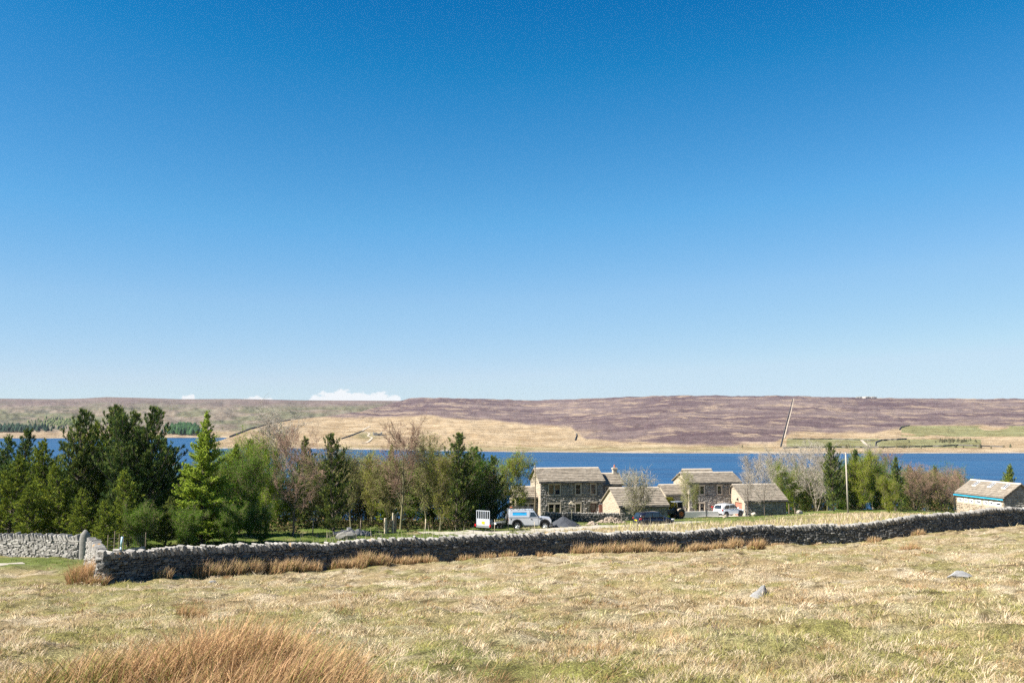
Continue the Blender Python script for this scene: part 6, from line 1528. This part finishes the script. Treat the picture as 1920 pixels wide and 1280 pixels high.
def skyline_rocks():
    rng = random.Random(4); p = moor(1624, 744.6); r = empty('rock_outcrop', p, label='small row of rocks on the skyline at right', cat='rocks'); ins = Inst(STONES, 'rock'); r.matrix_basis = Matrix.Translation(r.location)
    for i in range(40): q = moor(1624 + rng.gauss(0, 9), 746); s = rng.uniform(4, 9); ins.put(rng.randrange(10), Matrix.Translation(q + Vector((0, 0, 1.0))) @ Matrix.Rotation(rng.random() * 3, 4, 'Z') @ Matrix.Diagonal((s * 1.5, s, s * .8, 1)))
    ins.flush(r, 'rock', 'rocks', M['house_stone'], 0)
skyline_rocks()
def far_wood(label, regs, fn, seed, h, cols, n):
    rng = np.random.default_rng(seed); Vs, Fs, Cs, k = [], [], [], 0
    for px0, px1, py0, py1, m in regs:
        for _ in range(m):
            p = fn(px0 + (px1 - px0) * (.5 + rng.normal() * .24), py0 + (py1 - py0) * rng.beta(2, 2)); hh = h * rng.uniform(.6, 1.2); rr = hh * rng.uniform(.22, .36); c = np.array(cols[rng.integers(len(cols))]) * rng.uniform(.7, 1.3)
            ring_ = [(p.x + rr * math.cos(a) * rng.uniform(.7, 1.2), p.y + rr * math.sin(a), p.z + hh * .15) for a in np.linspace(0, 6.283, 8)[:-1]]
            mid = [(p.x + rr * .65 * math.cos(a) * rng.uniform(.6, 1.3), p.y + rr * .65 * math.sin(a), p.z + hh * rng.uniform(.45, .65)) for a in np.linspace(.4, 6.683, 8)[:-1]]
            Vs += ring_ + mid + [(p.x, p.y, p.z + hh)]; Cs += [c] * 15
            for i in range(7): j = (i + 1) % 7; Fs += [(k + i, k + j, k + 7 + i), (k + j, k + 7 + j, k + 7 + i), (k + 7 + i, k + 7 + j, k + 14)]
            k += 15
    link('far_wood', amesh('far wood', Vs, np.array(Fs), np.array(Cs)), M['needle'], label=label, cat='wood', kind='stuff')
far_wood('dark conifer plantation on the far shore behind the larch', [(318, 372, 805, 816, 420)], far, 1, 17, ((.035, .075, .035), (.05, .10, .04)), 0)
far_wood('dark wood along the far shore at the left edge', [(-70, 85, 804, 811, 330)], far, 2, 14, ((.025, .045, .03), (.04, .06, .04)), 0)
far_wood('grey green birch scrub on the far hillside at left', [(60, 180, 784, 806, 240)], far, 3, 9, ((.13, .16, .07), (.17, .19, .09)), 0)
far_wood('scattered small trees on the pasture across the water at right', [(1745, 1830, 826, 832, 40), (1450, 1920, 838, 842, 25)], moor, 4, 5, ((.10, .09, .05), (.07, .07, .04)), 0)

# ------------------------------------------------------------------ air
def haze():
    m = bpy.data.materials.new('thin haze'); m.use_nodes = True; nt = m.node_tree; nt.nodes.clear(); o = nt.nodes.new('ShaderNodeOutputMaterial'); v = nt.nodes.new('ShaderNodeVolumePrincipled')
    v.inputs['Color'].default_value = (.72, .84, 1, 1); v.inputs['Density'].default_value = 0.00002; v.inputs['Anisotropy'].default_value = 0.1
    nt.links.new(v.outputs[0], o.inputs['Volume'])
    MB().box(-6500, 6500, -300, 6200, -150, 101).build('haze', m, None, kind='stuff', label='thin pale haze in the air over the whole valley', cat='haze')
haze()
